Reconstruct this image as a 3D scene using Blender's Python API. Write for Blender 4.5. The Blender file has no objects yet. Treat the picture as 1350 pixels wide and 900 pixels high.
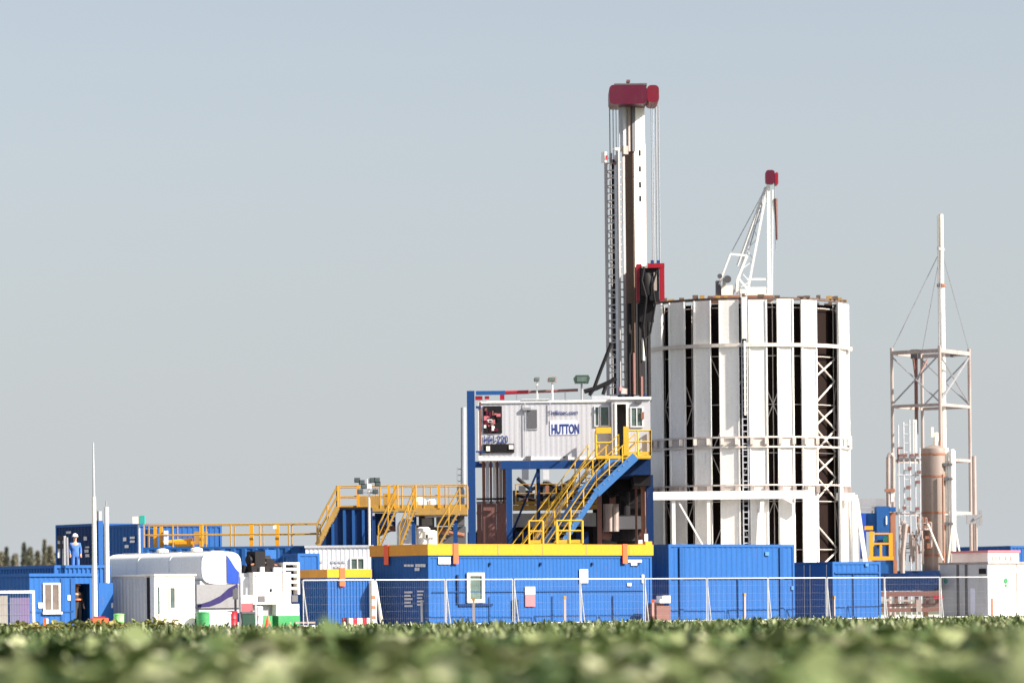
import bpy, math, random
import numpy as np
from mathutils import Vector, Matrix
random.seed(7)
rng = np.random.default_rng(11)
sc = bpy.context.scene
COL = sc.collection
R = math.radians
# ------------------------------------------------------------------ camera model
F, HC, P0 = 4800.0, 0.95, 797.0
ROLL = R(0.6); cr, sr = math.cos(ROLL), math.sin(ROLL)
TH = R(39.0)

def W(px, py, Y):
    """point seen at photo pixel (px,py) standing at depth Y"""
    u = (px - 675) / F; v = (P0 - py) / F
    return Vector((Y * (u * cr + v * sr), Y, HC + Y * (-u * sr + v * cr)))
def X(px, Y, py=760): return W(px, py, Y).x
def Z(px, py, Y): return W(px, py, Y).z

class Fr:
    """ground frame: origin = near corner, local x along the sunlit front, local y along the shaded end"""
    def __init__(s, px0, D, th=TH, py=780):
        s.px0, s.D, s.th = px0, D, th
        s.x0 = X(px0, D, py); s.c, s.s = math.cos(th), math.sin(th)
    def lx(s, px):
        u = (px - 675) / F
        return (u * s.D - s.x0) / (s.c - u * s.s)
    def ly(s, px):
        u = (px - 675) / F
        return (u * s.D - s.x0) / (-s.s - u * s.c)
    def zx(s, px, py): return Z(px, py, s.D + s.lx(px) * s.s)
    def zy(s, px, py): return Z(px, py, s.D + s.ly(px) * s.c)
    @property
    def loc(s): return (s.x0, s.D, 0)

# ------------------------------------------------------------------ mesh collector
class MB:
    def __init__(s): s.v = []; s.f = []; s.seg = []
    def add(s, vs, fs):
        n = len(s.v); s.seg.append((vs, fs)); s.v += [tuple(a) for a in vs]; s.f += [tuple(i + n for i in f) for f in fs]; return s
    def box(s, x0, y0, z0, x1, y1, z1):
        if x0 > x1: x0, x1 = x1, x0
        if y0 > y1: y0, y1 = y1, y0
        if z0 > z1: z0, z1 = z1, z0
        vs = [(x0,y0,z0),(x1,y0,z0),(x1,y1,z0),(x0,y1,z0),(x0,y0,z1),(x1,y0,z1),(x1,y1,z1),(x0,y1,z1)]
        return s.add(vs, [(0,3,2,1),(4,5,6,7),(0,1,5,4),(1,2,6,5),(2,3,7,6),(3,0,4,7)])
    def beam(s, p, q, w=.1, h=None, up=(0,0,1)):
        p, q = Vector(p), Vector(q); h = h or w; d = (q - p)
        if d.length < 1e-6: return s
        d.normalize(); up = Vector(up)
        if abs(d.dot(up)) > .98: up = Vector((0,1,0))
        a = d.cross(up).normalized(); b = a.cross(d).normalized()
        vs = []
        for e in (p, q):
            for i, j in ((-1,-1),(1,-1),(1,1),(-1,1)): vs.append(e + a * (i * w / 2) + b * (j * h / 2))
        return s.add(vs, [(3,2,1,0),(4,5,6,7),(0,1,5,4),(1,2,6,5),(2,3,7,6),(3,0,4,7)])
    def tube(s, p, q, r=.03, n=8, r2=None):
        p, q = Vector(p), Vector(q); r2 = r if r2 is None else r2; d = (q - p)
        if d.length < 1e-6: return s
        d.normalize(); up = Vector((0,0,1)) if abs(d.z) < .98 else Vector((0,1,0))
        a = d.cross(up).normalized(); b = a.cross(d).normalized(); vs = []
        for e, rr in ((p, r), (q, r2)):
            for k in range(n):
                t = 2 * math.pi * k / n; vs.append(e + a * (math.cos(t) * rr) + b * (math.sin(t) * rr))
        fs = [(k, (k+1) % n, n + (k+1) % n, n + k) for k in range(n)]
        return s.add(vs, fs + [tuple(range(n))[::-1], tuple(range(n, 2*n))])
    def path(s, pts, r=.03, n=8):
        for a, b in zip(pts[:-1], pts[1:]): s.tube(a, b, r, n)
        return s
    def lathe(s, prof, n=24, c=(0,0,0), cap=True):
        vs = []; m = len(prof)
        for (r, z) in prof:
            for k in range(n):
                t = 2 * math.pi * k / n; vs.append((c[0] + r * math.cos(t), c[1] + r * math.sin(t), c[2] + z))
        fs = [(i*n+k, i*n+(k+1) % n, (i+1)*n+(k+1) % n, (i+1)*n+k) for i in range(m-1) for k in range(n)]
        if cap: fs += [tuple(range(n))[::-1], tuple(range((m-1)*n, m*n))]
        return s.add(vs, fs)
    def prism(s, pts, axis, a, b):
        """pts 2-D outline extruded along axis from a to b; 'y': pts=(x,z); 'x': pts=(y,z); 'z': pts=(x,y)"""
        mk = {'y': lambda p, t: (p[0], t, p[1]), 'x': lambda p, t: (t, p[0], p[1]), 'z': lambda p, t: (p[0], p[1], t)}[axis]
        n = len(pts); vs = [mk(p, a) for p in pts] + [mk(p, b) for p in pts]
        return s.add(vs, [tuple(range(n)), tuple(range(n, 2*n))[::-1]] + [(k, n+k, n+(k+1) % n, (k+1) % n) for k in range(n)])
    def outs(s, name, mat, parent=None, smooth=False):
        for vs, fs in s.seg: MB().add(vs, fs).out(name, mat, parent, smooth)
    def out(s, name, mat, parent=None, smooth=False, loc=None):
        me = bpy.data.meshes.new(name); me.from_pydata(s.v, [], s.f); me.update()
        o = bpy.data.objects.new(name, me); COL.objects.link(o)
        me.materials.append(mat)
        if smooth:
            me.polygons.foreach_set('use_smooth', [True] * len(me.polygons))
            try: me.set_sharp_from_angle(angle=R(40))
            except Exception: pass
        # consistent outward normals
        import bmesh
        bm = bmesh.new(); bm.from_mesh(me); bmesh.ops.recalc_face_normals(bm, faces=bm.faces); bm.to_mesh(me); bm.free()
        if parent: o.parent = parent
        if loc is not None: o.location = loc
        return o

def tag(o, label, cat, group=None, kind=None):
    if label: o['label'] = label
    if cat: o['category'] = cat
    if group: o['group'] = group
    if kind: o['kind'] = kind
    return o
def thing(name, loc, label, cat, rot=0, group=None):
    o = bpy.data.objects.new(name, None); o.empty_display_size = .3
    o.location = loc; o.rotation_euler = (0, 0, rot); COL.objects.link(o)
    return tag(o, label, cat, group)
def copy_tree(o, parent=None):
    c = o.copy(); COL.objects.link(c); c.parent = parent
    for ch in list(o.children): copy_tree(ch, c)
    return c

# ------------------------------------------------------------------ materials
def nn(nt, t, **k):
    n = nt.nodes.new(t)
    for a, b in k.items(): setattr(n, a, b)
    return n
def paint(name, col, rough=.45, metal=0., dirt=.22, dcol=(.10,.075,.05), scale=1.2, streak=True, spec=.4, bump=.0, rust=.45):
    m = bpy.data.materials.new(name); m.use_nodes = True; nt = m.node_tree; L = nt.links
    b = nt.nodes['Principled BSDF']
    tc = nn(nt, 'ShaderNodeTexCoord'); mp = nn(nt, 'ShaderNodeMapping')
    mp.inputs['Scale'].default_value = (2.4, 2.4, .35) if streak else (1, 1, 1)
    n1 = nn(nt, 'ShaderNodeTexNoise'); n1.inputs['Scale'].default_value = scale; n1.inputs['Detail'].default_value = 7; n1.inputs['Roughness'].default_value = .65
    n2 = nn(nt, 'ShaderNodeTexNoise'); n2.inputs['Scale'].default_value = scale * 9; n2.inputs['Detail'].default_value = 5
    L.new(tc.outputs['Object'], mp.inputs['Vector']); L.new(mp.outputs[0], n1.inputs['Vector']); L.new(tc.outputs['Object'], n2.inputs['Vector'])
    cr1 = nn(nt, 'ShaderNodeValToRGB'); cr1.color_ramp.elements[0].position = .48; cr1.color_ramp.elements[1].position = .78
    L.new(n1.outputs[0], cr1.inputs[0])
    mu = nn(nt, 'ShaderNodeMath', operation='MULTIPLY'); mu.inputs[1].default_value = dirt
    L.new(cr1.outputs[0], mu.inputs[0])
    mx = nn(nt, 'ShaderNodeMix', data_type='RGBA'); mx.inputs[6].default_value = (*col, 1); mx.inputs[7].default_value = (*dcol, 1)
    L.new(mu.outputs[0], mx.inputs[0])
    # chips and rust runs
    n3 = nn(nt, 'ShaderNodeTexNoise'); n3.inputs['Scale'].default_value = 3.1; n3.inputs['Detail'].default_value = 9; n3.inputs['Roughness'].default_value = .72
    mp3 = nn(nt, 'ShaderNodeMapping'); mp3.inputs['Scale'].default_value = (1.5, 1.5, .28) if streak else (1, 1, 1); mp3.inputs['Location'].default_value = (3.7, 1.3, 9.1)
    L.new(tc.outputs['Object'], mp3.inputs['Vector']); L.new(mp3.outputs[0], n3.inputs['Vector'])
    cr3 = nn(nt, 'ShaderNodeValToRGB'); cr3.color_ramp.elements[0].position = .60; cr3.color_ramp.elements[1].position = .74; L.new(n3.outputs[0], cr3.inputs[0])
    mu3 = nn(nt, 'ShaderNodeMath', operation='MULTIPLY'); mu3.inputs[1].default_value = rust; L.new(cr3.outputs[0], mu3.inputs[0])
    mx3 = nn(nt, 'ShaderNodeMix', data_type='RGBA'); mx3.inputs[7].default_value = (.16, .085, .05, 1); L.new(mu3.outputs[0], mx3.inputs[0]); L.new(mx.outputs[2], mx3.inputs[6])
    # fine value variation
    mr = nn(nt, 'ShaderNodeMapRange'); mr.inputs['From Min'].default_value = .3; mr.inputs['From Max'].default_value = .7
    mr.inputs['To Min'].default_value = .94; mr.inputs['To Max'].default_value = 1.05
    L.new(n2.outputs[0], mr.inputs[0])
    hv = nn(nt, 'ShaderNodeHueSaturation'); L.new(mr.outputs[0], hv.inputs['Value']); L.new(mx3.outputs[2], hv.inputs['Color'])
    L.new(hv.outputs[0], b.inputs['Base Color'])
    rr = nn(nt, 'ShaderNodeMapRange'); rr.inputs['To Min'].default_value = max(.05, rough - .12); rr.inputs['To Max'].default_value = min(1, rough + .15)
    L.new(n1.outputs[0], rr.inputs[0]); L.new(rr.outputs[0], b.inputs['Roughness'])
    b.inputs['Metallic'].default_value = metal; b.inputs['Specular IOR Level'].default_value = spec
    if bump:
        bp = nn(nt, 'ShaderNodeBump'); bp.inputs['Strength'].default_value = bump; bp.inputs['Distance'].default_value = .02
        L.new(n2.outputs[0], bp.inputs['Height']); L.new(bp.outputs[0], b.inputs['Normal'])
    return m
BLUE  = paint('blue_paint', (.014, .084, .275), .6, spec=.18, dirt=.30, rust=.5, dcol=(.045,.12,.27))
BLUE2 = paint('mid_blue_paint', (.011, .068, .225), .6, spec=.18, dirt=.16, dcol=(.03,.06,.14))
NAVY  = paint('navy_paint', (.004, .022, .085), .6, spec=.15, dirt=.3, dcol=(.03,.04,.08))
RIGBL = paint('rig_blue_paint', (.006, .040, .15), .55, spec=.2, dirt=.25, dcol=(.05,.05,.07))
LBLUE = paint('light_blue_paint', (.05, .17, .42), .45, dirt=.2)
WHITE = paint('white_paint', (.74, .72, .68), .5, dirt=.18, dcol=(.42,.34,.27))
PANEL = paint('panel_white', (.80, .775, .74), .55, dirt=.28, dcol=(.52,.46,.40))
CREAM = paint('cream_paint', (.72, .68, .60), .55, dirt=.3, dcol=(.35,.25,.17))
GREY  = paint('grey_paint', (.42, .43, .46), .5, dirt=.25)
LGREY = paint('light_grey_paint', (.60, .61, .64), .5, dirt=.2, dcol=(.3,.28,.27))
DGREY = paint('dark_grey', (.09, .09, .10), .55)
BLACK = paint('black_steel', (.012, .011, .013), .6, dirt=.3, dcol=(.035,.025,.02), spec=.15, rust=.25)
MASTG = paint('mast_grey', (.30,.28,.28), .5, dirt=.4, rust=.4)
YELL  = paint('yellow_paint', (.60, .255, .006), .45, dirt=.3, dcol=(.35,.16,.03))
YELB  = paint('bright_yellow_rail', (.62, .37, .03), .5, dirt=.15, rust=.2)
YELR  = paint('worn_yellow_rail', (.38, .21, .03), .5, dirt=.35, dcol=(.3,.14,.03))
RED   = paint('red_paint', (.26, .004, .015), .42, dirt=.25, dcol=(.13,.01,.02))
CRIM  = paint('crimson_paint', (.085, .003, .02), .42, dirt=.3, dcol=(.08,.01,.015))
CRIM_SUN = paint('crimson_sunlit', (.15, .004, .018), .42, dirt=.35, dcol=(.08,.02,.02))  # crimson lightened to colour the sunlit end of the crown
ORNG  = paint('orange_red', (.80, .10, .03), .5, dirt=.2)
GREEN = paint('green_plastic', (.03, .22, .07), .45, dirt=.2)
TEAL  = paint('teal_paint', (.03, .30, .25), .4)
RUST  = paint('rusty_steel', (.27, .12, .075), .75, dirt=.6, dcol=(.09,.04,.03), spec=.2)
RUSTL = paint('pale_rusty_steel', (.33, .275, .255), .7, dirt=.6, dcol=(.17,.10,.08), spec=.25)
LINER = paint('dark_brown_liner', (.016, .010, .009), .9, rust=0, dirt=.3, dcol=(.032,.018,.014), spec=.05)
GALV  = paint('galvanised_steel', (.55, .55, .55), .4, metal=.35, dirt=.25, dcol=(.25,.22,.2))
GREY2 = paint('dull_grey_panel', (.20,.20,.21), .55, dirt=.3)
WIRE  = paint('mesh_wire', (.26, .26, .28), .5, metal=.2, dirt=.2)
STEEL = paint('grey_steel', (.30, .30, .32), .45, metal=.3, dirt=.35)
PINK  = paint('pink_notice', (.45, .13, .15), .6, dirt=.1)
PURP  = paint('purple_vinyl', (.022, .016, .085), .35, dirt=.05)
VBLUE = paint('blue_vinyl', (.012, .05, .30), .35, dirt=.05)
LAVEN = paint('pale_vinyl', (.62, .64, .78), .45, dirt=.05)
TXTB  = paint('lettering_blue', (.012, .035, .17), .5, dirt=.05)
RUBB  = paint('tyre_rubber', (.02, .02, .02), .8)
COLL = paint('collar_paint', (.60,.54,.49), .6, dirt=.4, dcol=(.36,.24,.19))
CONC  = paint('concrete', (.36, .34, .31), .85, streak=False)
SKINM = paint('skin', (.50, .28, .19), .55, dirt=.05)
BROWNP = paint('brown_primer', (.16, .07, .06), .6, dirt=.4)
OCHRE = paint('ochre_beam', (.34, .20, .05), .55, dirt=.4)
def glass(name, col=(.05,.07,.07)):
    m = bpy.data.materials.new(name); m.use_nodes = True; nt = m.node_tree; b = nt.nodes['Principled BSDF']
    n = nn(nt, 'ShaderNodeTexNoise'); n.inputs['Scale'].default_value = 2.5; n.inputs['Detail'].default_value = 3
    c = nn(nt, 'ShaderNodeValToRGB'); c.color_ramp.elements[0].color = (*[a*.5 for a in col], 1); c.color_ramp.elements[1].color = (*[a*2 for a in col], 1)
    tc = nn(nt, 'ShaderNodeTexCoord'); nt.links.new(tc.outputs['Object'], n.inputs['Vector'])
    nt.links.new(n.outputs[0], c.inputs[0]); nt.links.new(c.outputs[0], b.inputs['Base Color'])
    b.inputs['Roughness'].default_value = .22; b.inputs['Specular IOR Level'].default_value = .3
    return m
GLASS = glass('window_glass'); GLASG = glass('green_tinted_glass', (.07,.10,.09))
# ------------------------------------------------------------------ world, sun, camera
SUN_AZ, SUN_EL = 68.0, 36.0      # degrees right of the direction towards the camera
sd = Vector((math.sin(R(SUN_AZ)) * math.cos(R(SUN_EL)), -math.cos(R(SUN_AZ)) * math.cos(R(SUN_EL)), math.sin(R(SUN_EL))))
w = bpy.data.worlds.new('World'); sc.world = w; w.use_nodes = True; nt = w.node_tree
bg = nt.nodes['Background']; sky = nn(nt, 'ShaderNodeTexSky', sky_type='NISHITA')
sky.sun_disc = False; sky.sun_elevation = R(SUN_EL); sky.sun_rotation = R(180 - SUN_AZ)
sky.altitude = 20; sky.air_density = 1.0; sky.dust_density = 2.2; sky.ozone_density = 1.3
hs = nn(nt, 'ShaderNodeHueSaturation'); hs.inputs['Saturation'].default_value = .62
nt.links.new(sky.outputs[0], hs.inputs['Color'])
# pale summer haze thickening towards the horizon (part of the sky itself)
tcw = nn(nt, 'ShaderNodeTexCoord'); sx = nn(nt, 'ShaderNodeSeparateXYZ'); nt.links.new(tcw.outputs['Generated'], sx.inputs[0])
hr = nn(nt, 'ShaderNodeValToRGB'); hr.color_ramp.elements[0].position = 0; hr.color_ramp.elements[0].color = (.95,.95,.95,1); hr.color_ramp.elements[1].position = .5; hr.color_ramp.elements[1].color = (.10,.10,.10,1)
e_ = hr.color_ramp.elements.new(.17); e_.color = (.22,.22,.22,1); e_ = hr.color_ramp.elements.new(.08); e_.color = (.62,.62,.62,1)
nt.links.new(sx.outputs['Z'], hr.inputs[0])
hz_ = nn(nt, 'ShaderNodeMix', data_type='RGBA'); nt.links.new(hr.outputs[0], hz_.inputs[0]); nt.links.new(hs.outputs[0], hz_.inputs[6]); hz_.inputs[7].default_value = (3.82, 4.06, 4.26, 1)
br = nn(nt, 'ShaderNodeMapRange'); br.inputs['From Min'].default_value = .2; br.inputs['From Max'].default_value = .6; br.inputs['To Min'].default_value = 1; br.inputs['To Max'].default_value = 1.55  # unseen sky overhead brightened to lift the shaded faces
nt.links.new(sx.outputs['Z'], br.inputs[0]); vm = nn(nt, 'ShaderNodeVectorMath', operation='SCALE'); nt.links.new(hz_.outputs[2], vm.inputs[0]); nt.links.new(br.outputs[0], vm.inputs['Scale'])
nt.links.new(vm.outputs[0], bg.inputs['Color'])
bg.inputs['Strength'].default_value = .058
sl = bpy.data.lights.new('sun', 'SUN'); sl.energy = 4.6; sl.angle = R(.53); sl.color = (1, .93, .83)
so = bpy.data.objects.new('sun', sl); COL.objects.link(so); so.rotation_euler = sd.to_track_quat('Z', 'Y').to_euler(); so.location = (60, -40, 60)
cam = bpy.data.cameras.new('camera'); co = bpy.data.objects.new('camera', cam); COL.objects.link(co); sc.camera = co
cam.sensor_width = 36; cam.lens = 36 * F / 1350; cam.shift_y = (P0 - 450) / 1350
cam.clip_start = .5; cam.clip_end = 6000
right = Vector((cr, 0, -sr)); upv = Vector((sr, 0, cr)); back = Vector((0, -1, 0))
M = Matrix((right, upv, back)).transposed().to_4x4(); M.translation = Vector((0, 0, HC)); co.matrix_world = M
cam.dof.use_dof = True; cam.dof.focus_distance = 158; cam.dof.aperture_fstop = .62
sc.view_settings.view_transform = 'Standard'; sc.view_settings.look = 'None'; sc.view_settings.gamma = 1; sc.view_settings.exposure = 1.45

# ------------------------------------------------------------------ ground
FX, FY = X(495, 145, 800), 145.0                       # a point on the fence line
fd = Vector((math.cos(TH), math.sin(TH), 0)); fn = Vector((math.sin(TH), -math.cos(TH), 0))   # along / towards camera
def soil(name, a, b, sc_=.6):
    m = bpy.data.materials.new(name); m.use_nodes = True; nt = m.node_tree; bs = nt.nodes['Principled BSDF']
    tc = nn(nt, 'ShaderNodeTexCoord'); n = nn(nt, 'ShaderNodeTexNoise'); n.inputs['Scale'].default_value = sc_; n.inputs['Detail'].default_value = 9
    c = nn(nt, 'ShaderNodeValToRGB'); c.color_ramp.elements[0].color = (*a, 1); c.color_ramp.elements[1].color = (*b, 1)
    c.color_ramp.elements[0].position = .35; c.color_ramp.elements[1].position = .68
    nt.links.new(tc.outputs['Object'], n.inputs['Vector']); nt.links.new(n.outputs[0], c.inputs[0]); nt.links.new(c.outputs[0], bs.inputs['Base Color'])
    bs.inputs['Roughness'].default_value = .95
    bp = nn(nt, 'ShaderNodeBump'); bp.inputs['Strength'].default_value = .5; nt.links.new(n.outputs[0], bp.inputs['Height']); nt.links.new(bp.outputs[0], bs.inputs['Normal'])
    return m
MB().add([(-4000,-300,0),(4000,-300,0),(4000,5500,0),(-4000,5500,0)], [(0,1,2,3)]).out('ground', soil('soil', (.05,.04,.02), (.07,.10,.03)))['kind'] = 'structure'
p = Vector((FX, FY, .004)); q = [p + fd*(-60) + fn*.6, p + fd*90 + fn*.6, p + fd*90 - fn*95, p + fd*(-60) - fn*95]
MB().add([tuple(a) for a in q], [(0,1,2,3)]).out('gravel_ground', soil('gravel', (.30,.28,.25), (.48,.46,.42), 6))['kind'] = 'structure'

# ------------------------------------------------------------------ crop field (nobody could count it)
def leaf_material(name, stops):
    m = bpy.data.materials.new(name); m.use_nodes = True; nt = m.node_tree; L = nt.links; b = nt.nodes['Principled BSDF']
    at = nn(nt, 'ShaderNodeAttribute'); at.attribute_name = 'leaf_tone'
    c = nn(nt, 'ShaderNodeValToRGB'); e = c.color_ramp.elements
    e[0].position, e[0].color = stops[0][0], (*stops[0][1], 1); e[1].position, e[1].color = stops[-1][0], (*stops[-1][1], 1)
    for p_, c_ in stops[1:-1]:
        k = e.new(p_); k.color = (*c_, 1)
    L.new(at.outputs['Fac'], c.inputs[0]); L.new(c.outputs[0], b.inputs['Base Color'])
    b.inputs['Roughness'].default_value = .55; b.inputs['Specular IOR Level'].default_value = .3
    tr = nn(nt, 'ShaderNodeBsdfTranslucent'); L.new(c.outputs[0], tr.inputs['Color'])
    mx = nn(nt, 'ShaderNodeMixShader'); mx.inputs[0].default_value = .25
    L.new(b.outputs[0], mx.inputs[1]); L.new(tr.outputs[0], mx.inputs[2]); L.new(mx.outputs[0], nt.nodes['Material Output'].inputs['Surface'])
    return m
CROP = leaf_material('crop_leaf', [(0, (.022,.042,.010)), (.32, (.075,.115,.030)), (.6, (.20,.225,.095)), (1, (.42,.42,.27))])
WEED = leaf_material('weed_leaf', [(0, (.07,.09,.03)), (.4, (.19,.20,.06)), (.75, (.33,.29,.11)), (1, (.42,.33,.13))])
def leaves_mesh(C, h, n_leaf, size, seg):
    """numpy mesh of arching leaves; C (N,2) plant centres, h (N,) heights. returns verts, faces(quads), tone"""
    N = len(C); A = rng.uniform(0, 2*np.pi, (N, n_leaf)); lift = rng.uniform(.25, 1.25, (N, n_leaf))
    ln = size * rng.uniform(.6, 1.15, (N, n_leaf)) * (h / h.mean())[:, None]; wd = ln * rng.uniform(.28, .46, (N, n_leaf))
    tone = np.clip(.12 + .62*rng.beta(1.8, 2.2, (N, n_leaf)) + (rng.normal(0, .17, (N, 1)) + (.22*np.sin(C[:,0]*2.1+C[:,1]*.8)*np.sin(C[:,1]*1.3-C[:,0]*.9+1))[:,None]), 0, 1)
    twist = rng.uniform(-.6, .6, (N, n_leaf))
    t = np.linspace(0, 1, seg + 1)
    prof = np.sin(np.pi * (t * .82 + .14)) ** .8
    ang = lift[..., None] - t * rng.uniform(.5, 1.7, (N, n_leaf))[..., None]
    dx = np.cos(ang); dz = np.sin(ang)
    r = np.concatenate([np.zeros((N, n_leaf, 1)), np.cumsum(dx[..., :-1], -1)], -1) * ln[..., None] / seg
    z = np.concatenate([np.zeros((N, n_leaf, 1)), np.cumsum(dz[..., :-1], -1)], -1) * ln[..., None] / seg
    z0 = h[:, None] * rng.uniform(.12, .62, (N, n_leaf)); z = z + z0[..., None]
    r = r + .03
    ca, sa = np.cos(A)[..., None], np.sin(A)[..., None]
    wv = wd[..., None] * prof
    out = []
    for sgn in (-1, 1):
        x = C[:, 0, None, None] + ca * r - sgn * sa * wv
        y = C[:, 1, None, None] + sa * r + sgn * ca * wv
        out.append(np.stack([x, y, z + sgn * wv * twist[..., None]], -1))
    V = np.stack(out, -2)                       # N, n_leaf, seg+1, 2, 3
    nl = N * n_leaf; V = V.reshape(nl, (seg+1)*2, 3)
    base = (np.arange(nl) * (seg+1) * 2)[:, None]
    Fc = np.concatenate([np.stack([base + 2*k, base + 2*k+1, base + 2*k+3, base + 2*k+2], -1) for k in range(seg)], 1)
    return V.reshape(-1, 3), Fc.reshape(-1, 4), np.repeat(tone.reshape(-1), (seg+1)*2)
def numpy_object(name, chunks, mat):
    V = []; Fa = []; T = []; off = 0
    for v, f, t in chunks: V.append(v); Fa.append(f + off); T.append(t); off += len(v)
    V = np.concatenate(V).astype(np.float32); Fa = np.concatenate(Fa).astype(np.int32); T = np.concatenate(T).astype(np.float32)
    me = bpy.data.meshes.new(name); me.vertices.add(len(V)); me.vertices.foreach_set('co', V.ravel())
    me.loops.add(Fa.size); me.loops.foreach_set('vertex_index', Fa.ravel())
    me.polygons.add(len(Fa)); me.polygons.foreach_set('loop_start', np.arange(0, Fa.size, 4, dtype=np.int32))
    try: me.polygons.foreach_set('loop_total', np.full(len(Fa), 4, dtype=np.int32))
    except Exception: pass
    me.polygons.foreach_set('use_smooth', np.ones(len(Fa), dtype=bool))
    me.update(calc_edges=True)
    a = me.attributes.new('leaf_tone', 'FLOAT', 'POINT'); a.data.foreach_set('value', T)
    me.materials.append(mat); o = bpy.data.objects.new(name, me); COL.objects.link(o); return o
def field_points(y0, y1, row, step, jit):
    pts = []
    y = y0
    while y < y1:
        half = y * 675 / F * 1.06 + 3.5
        xs = np.arange(-half, half, row); pts.append(np.stack([xs, np.full_like(xs, y)], -1)); y += step
    P = np.concatenate(pts); P = P + rng.normal(0, jit, P.shape)
    side = (P[:, 0] - FX) * fn.x + (P[:, 1] - FY) * fn.y
    P = P[side > 1.9]
    # some thin spots and gaps
    return P[rng.uniform(0, 1, len(P)) > .10]
def swell(P): return .035*np.sin(P[:,0]*.55 + P[:,1]*.21) + .03*np.sin(P[:,0]*.19 - P[:,1]*.13 + 1) + rng.normal(0, .06, len(P))
chunks = []
for (a, b_, row, step, nl, size, seg) in ((9, 45, .58, .52, 26, .30, 4), (45, 85, .55, .50, 18, .26, 2), (85, 178, .52, .55, 13, .21, 1)):
    P = field_points(a, b_, row, step, .07); h = np.clip((.10 + .26*np.clip(1-(P[:,1]-18)/75, 0, 1)) + swell(P)*np.clip(1.35-P[:,1]/150,.35,1), .05, .55)
    chunks.append(leaves_mesh(P, h, nl, size, seg))
tag(numpy_object('crop_field', chunks, CROP), 'pale green leafy crop covering the field in front of the fence', 'crops', kind='stuff')
# rank yellowing grass at the left edge of the field
n = 3200; t = rng.uniform(-19, -10.5, n); k = rng.uniform(.4, 1.9, n)
P = np.stack([FX + fd.x*t + fn.x*k, FY + fd.y*t + fn.y*k], -1)
tag(numpy_object('tall_grass', [leaves_mesh(P, np.clip(rng.normal(.30, .17, n), .05, .8), 9, .10, 2)], WEED), 'yellowing tall grass along the left end of the fence', 'grass', kind='stuff')

# ------------------------------------------------------------------ generic pieces
def corrugated(mb, p, q, z0, z1, d=.03, pitch=.28, nrm=(0,-1)):
    """trapezoid-profile sheet from p to q; nrm = outward direction"""
    p = Vector((*p, 0)); q = Vector((*q, 0)); L_ = (q - p).length; dv = (q - p) / L_; nv = Vector((*nrm, 0))
    n = max(1, round(L_ / pitch)); w_ = L_ / n; prof = []
    for i in range(n):
        prof += [(i*w_, 0), (i*w_ + w_*.32, 0), (i*w_ + w_*.5, -d), (i*w_ + w_*.82, -d)]
    prof.append((L_, 0)); vs = []
    for s_, o_ in prof:
        a = p + dv*s_ + nv*o_; vs += [(a.x, a.y, z0), (a.x, a.y, z1)]
    m = len(prof); mb.add(vs, [(2*i, 2*i+2, 2*i+3, 2*i+1) for i in range(m-1)])
def window(par, x0, x1, z0, z1, face='x', fm=None, gm=None, depth=.05, fw=.06, mull=True, sill=False):
    """framed window standing proud of a wall; face 'x': wall at local y=0 looking -y; 'y': wall at local x=0 looking -x"""
    fm = fm or WHITE; gm = gm or GLASS
    def B(mb, a0, a1, b0, b1, o0, o1):
        if face == 'x': mb.box(a0, -o1, b0, a1, -o0, b1)
        else: mb.box(-o1, a0, b0, -o0, a1, b1)
    f = MB()
    B(f, x0, x0+fw, z0, z1, .005, depth); B(f, x1-fw, x1, z0, z1, .005, depth)
    B(f, x0+fw, x1-fw, z1-fw, z1, .005, depth); B(f, x0+fw, x1-fw, z0, z0+fw, .005, depth)
    if mull: B(f, (x0+x1)/2-.025, (x0+x1)/2+.025, z0+fw, z1-fw, .005, depth*.8)
    wnd = f.out('window', fm, par)
    g = MB(); B(g, x0+fw, x1-fw, z0+fw, z1-fw, .008, .018); g.out('pane', gm, wnd)
    if sill:
        s_ = MB(); B(s_, x0-.05, x1+.05, z0-.09, z0-.005, .005, .11); s_.out('sill', fm, wnd)
    return wnd
def container(name, fr, L_, Wd, z0, z1, label, cat, mat=BLUE, pitch=.28, d=.03, group=None, frame=True, fmat=None, door=None):
    t = thing(name, fr.loc, label, cat, fr.th, group); fmat = fmat or mat
    b = MB(); e = .06 if frame else 0
    corrugated(b, (e, .02), (L_-e, .02), z0+.12, z1-.1, d, pitch, (0,-1)); corrugated(b, (e, Wd-.02), (L_-e, Wd-.02), z0+.12, z1-.1, d, pitch, (0,1))
    corrugated(b, (.02, e), (.02, Wd-e), z0+.12, z1-.1, d, pitch, (-1,0)); corrugated(b, (L_-.02, e), (L_-.02, Wd-e), z0+.12, z1-.1, d, pitch, (1,0))
    b.box(.04, .04, z1-.10, L_-.04, Wd-.04, z1-.03)
    b.out('wall', mat, t)
    f = MB()
    for x in (0, L_-.12):
        for y in (0, Wd-.12): f.box(x, y, z0, x+.12, y+.12, z1)
    for zz in (z0, z1-.12):
        f.box(.12, 0, zz, L_-.12, .07, zz+.12); f.box(.12, Wd-.07, zz, L_-.12, Wd, zz+.12)
        f.box(0, .12, zz, .07, Wd-.12, zz+.12); f.box(L_-.07, .12, zz, L_, Wd-.12, zz+.12)
    f.out('frame', fmat, t)
    if door == 'shade':
        for k_ in (0, 1):
            y0, y1 = (.16, Wd/2-.01) if k_ == 0 else (Wd/2+.01, Wd-.16)
            dd = MB().box(-.02, y0, z0+.14, .02, y1, z1-.14).out('door', mat, t)
            bars = MB()
            for y in (y0+.18, y1-.18): bars.tube((-.05, y, z0+.1), (-.05, y, z1-.12), .018, 6)
            bars.out('lock_bar', GALV, dd)
    return t
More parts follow.
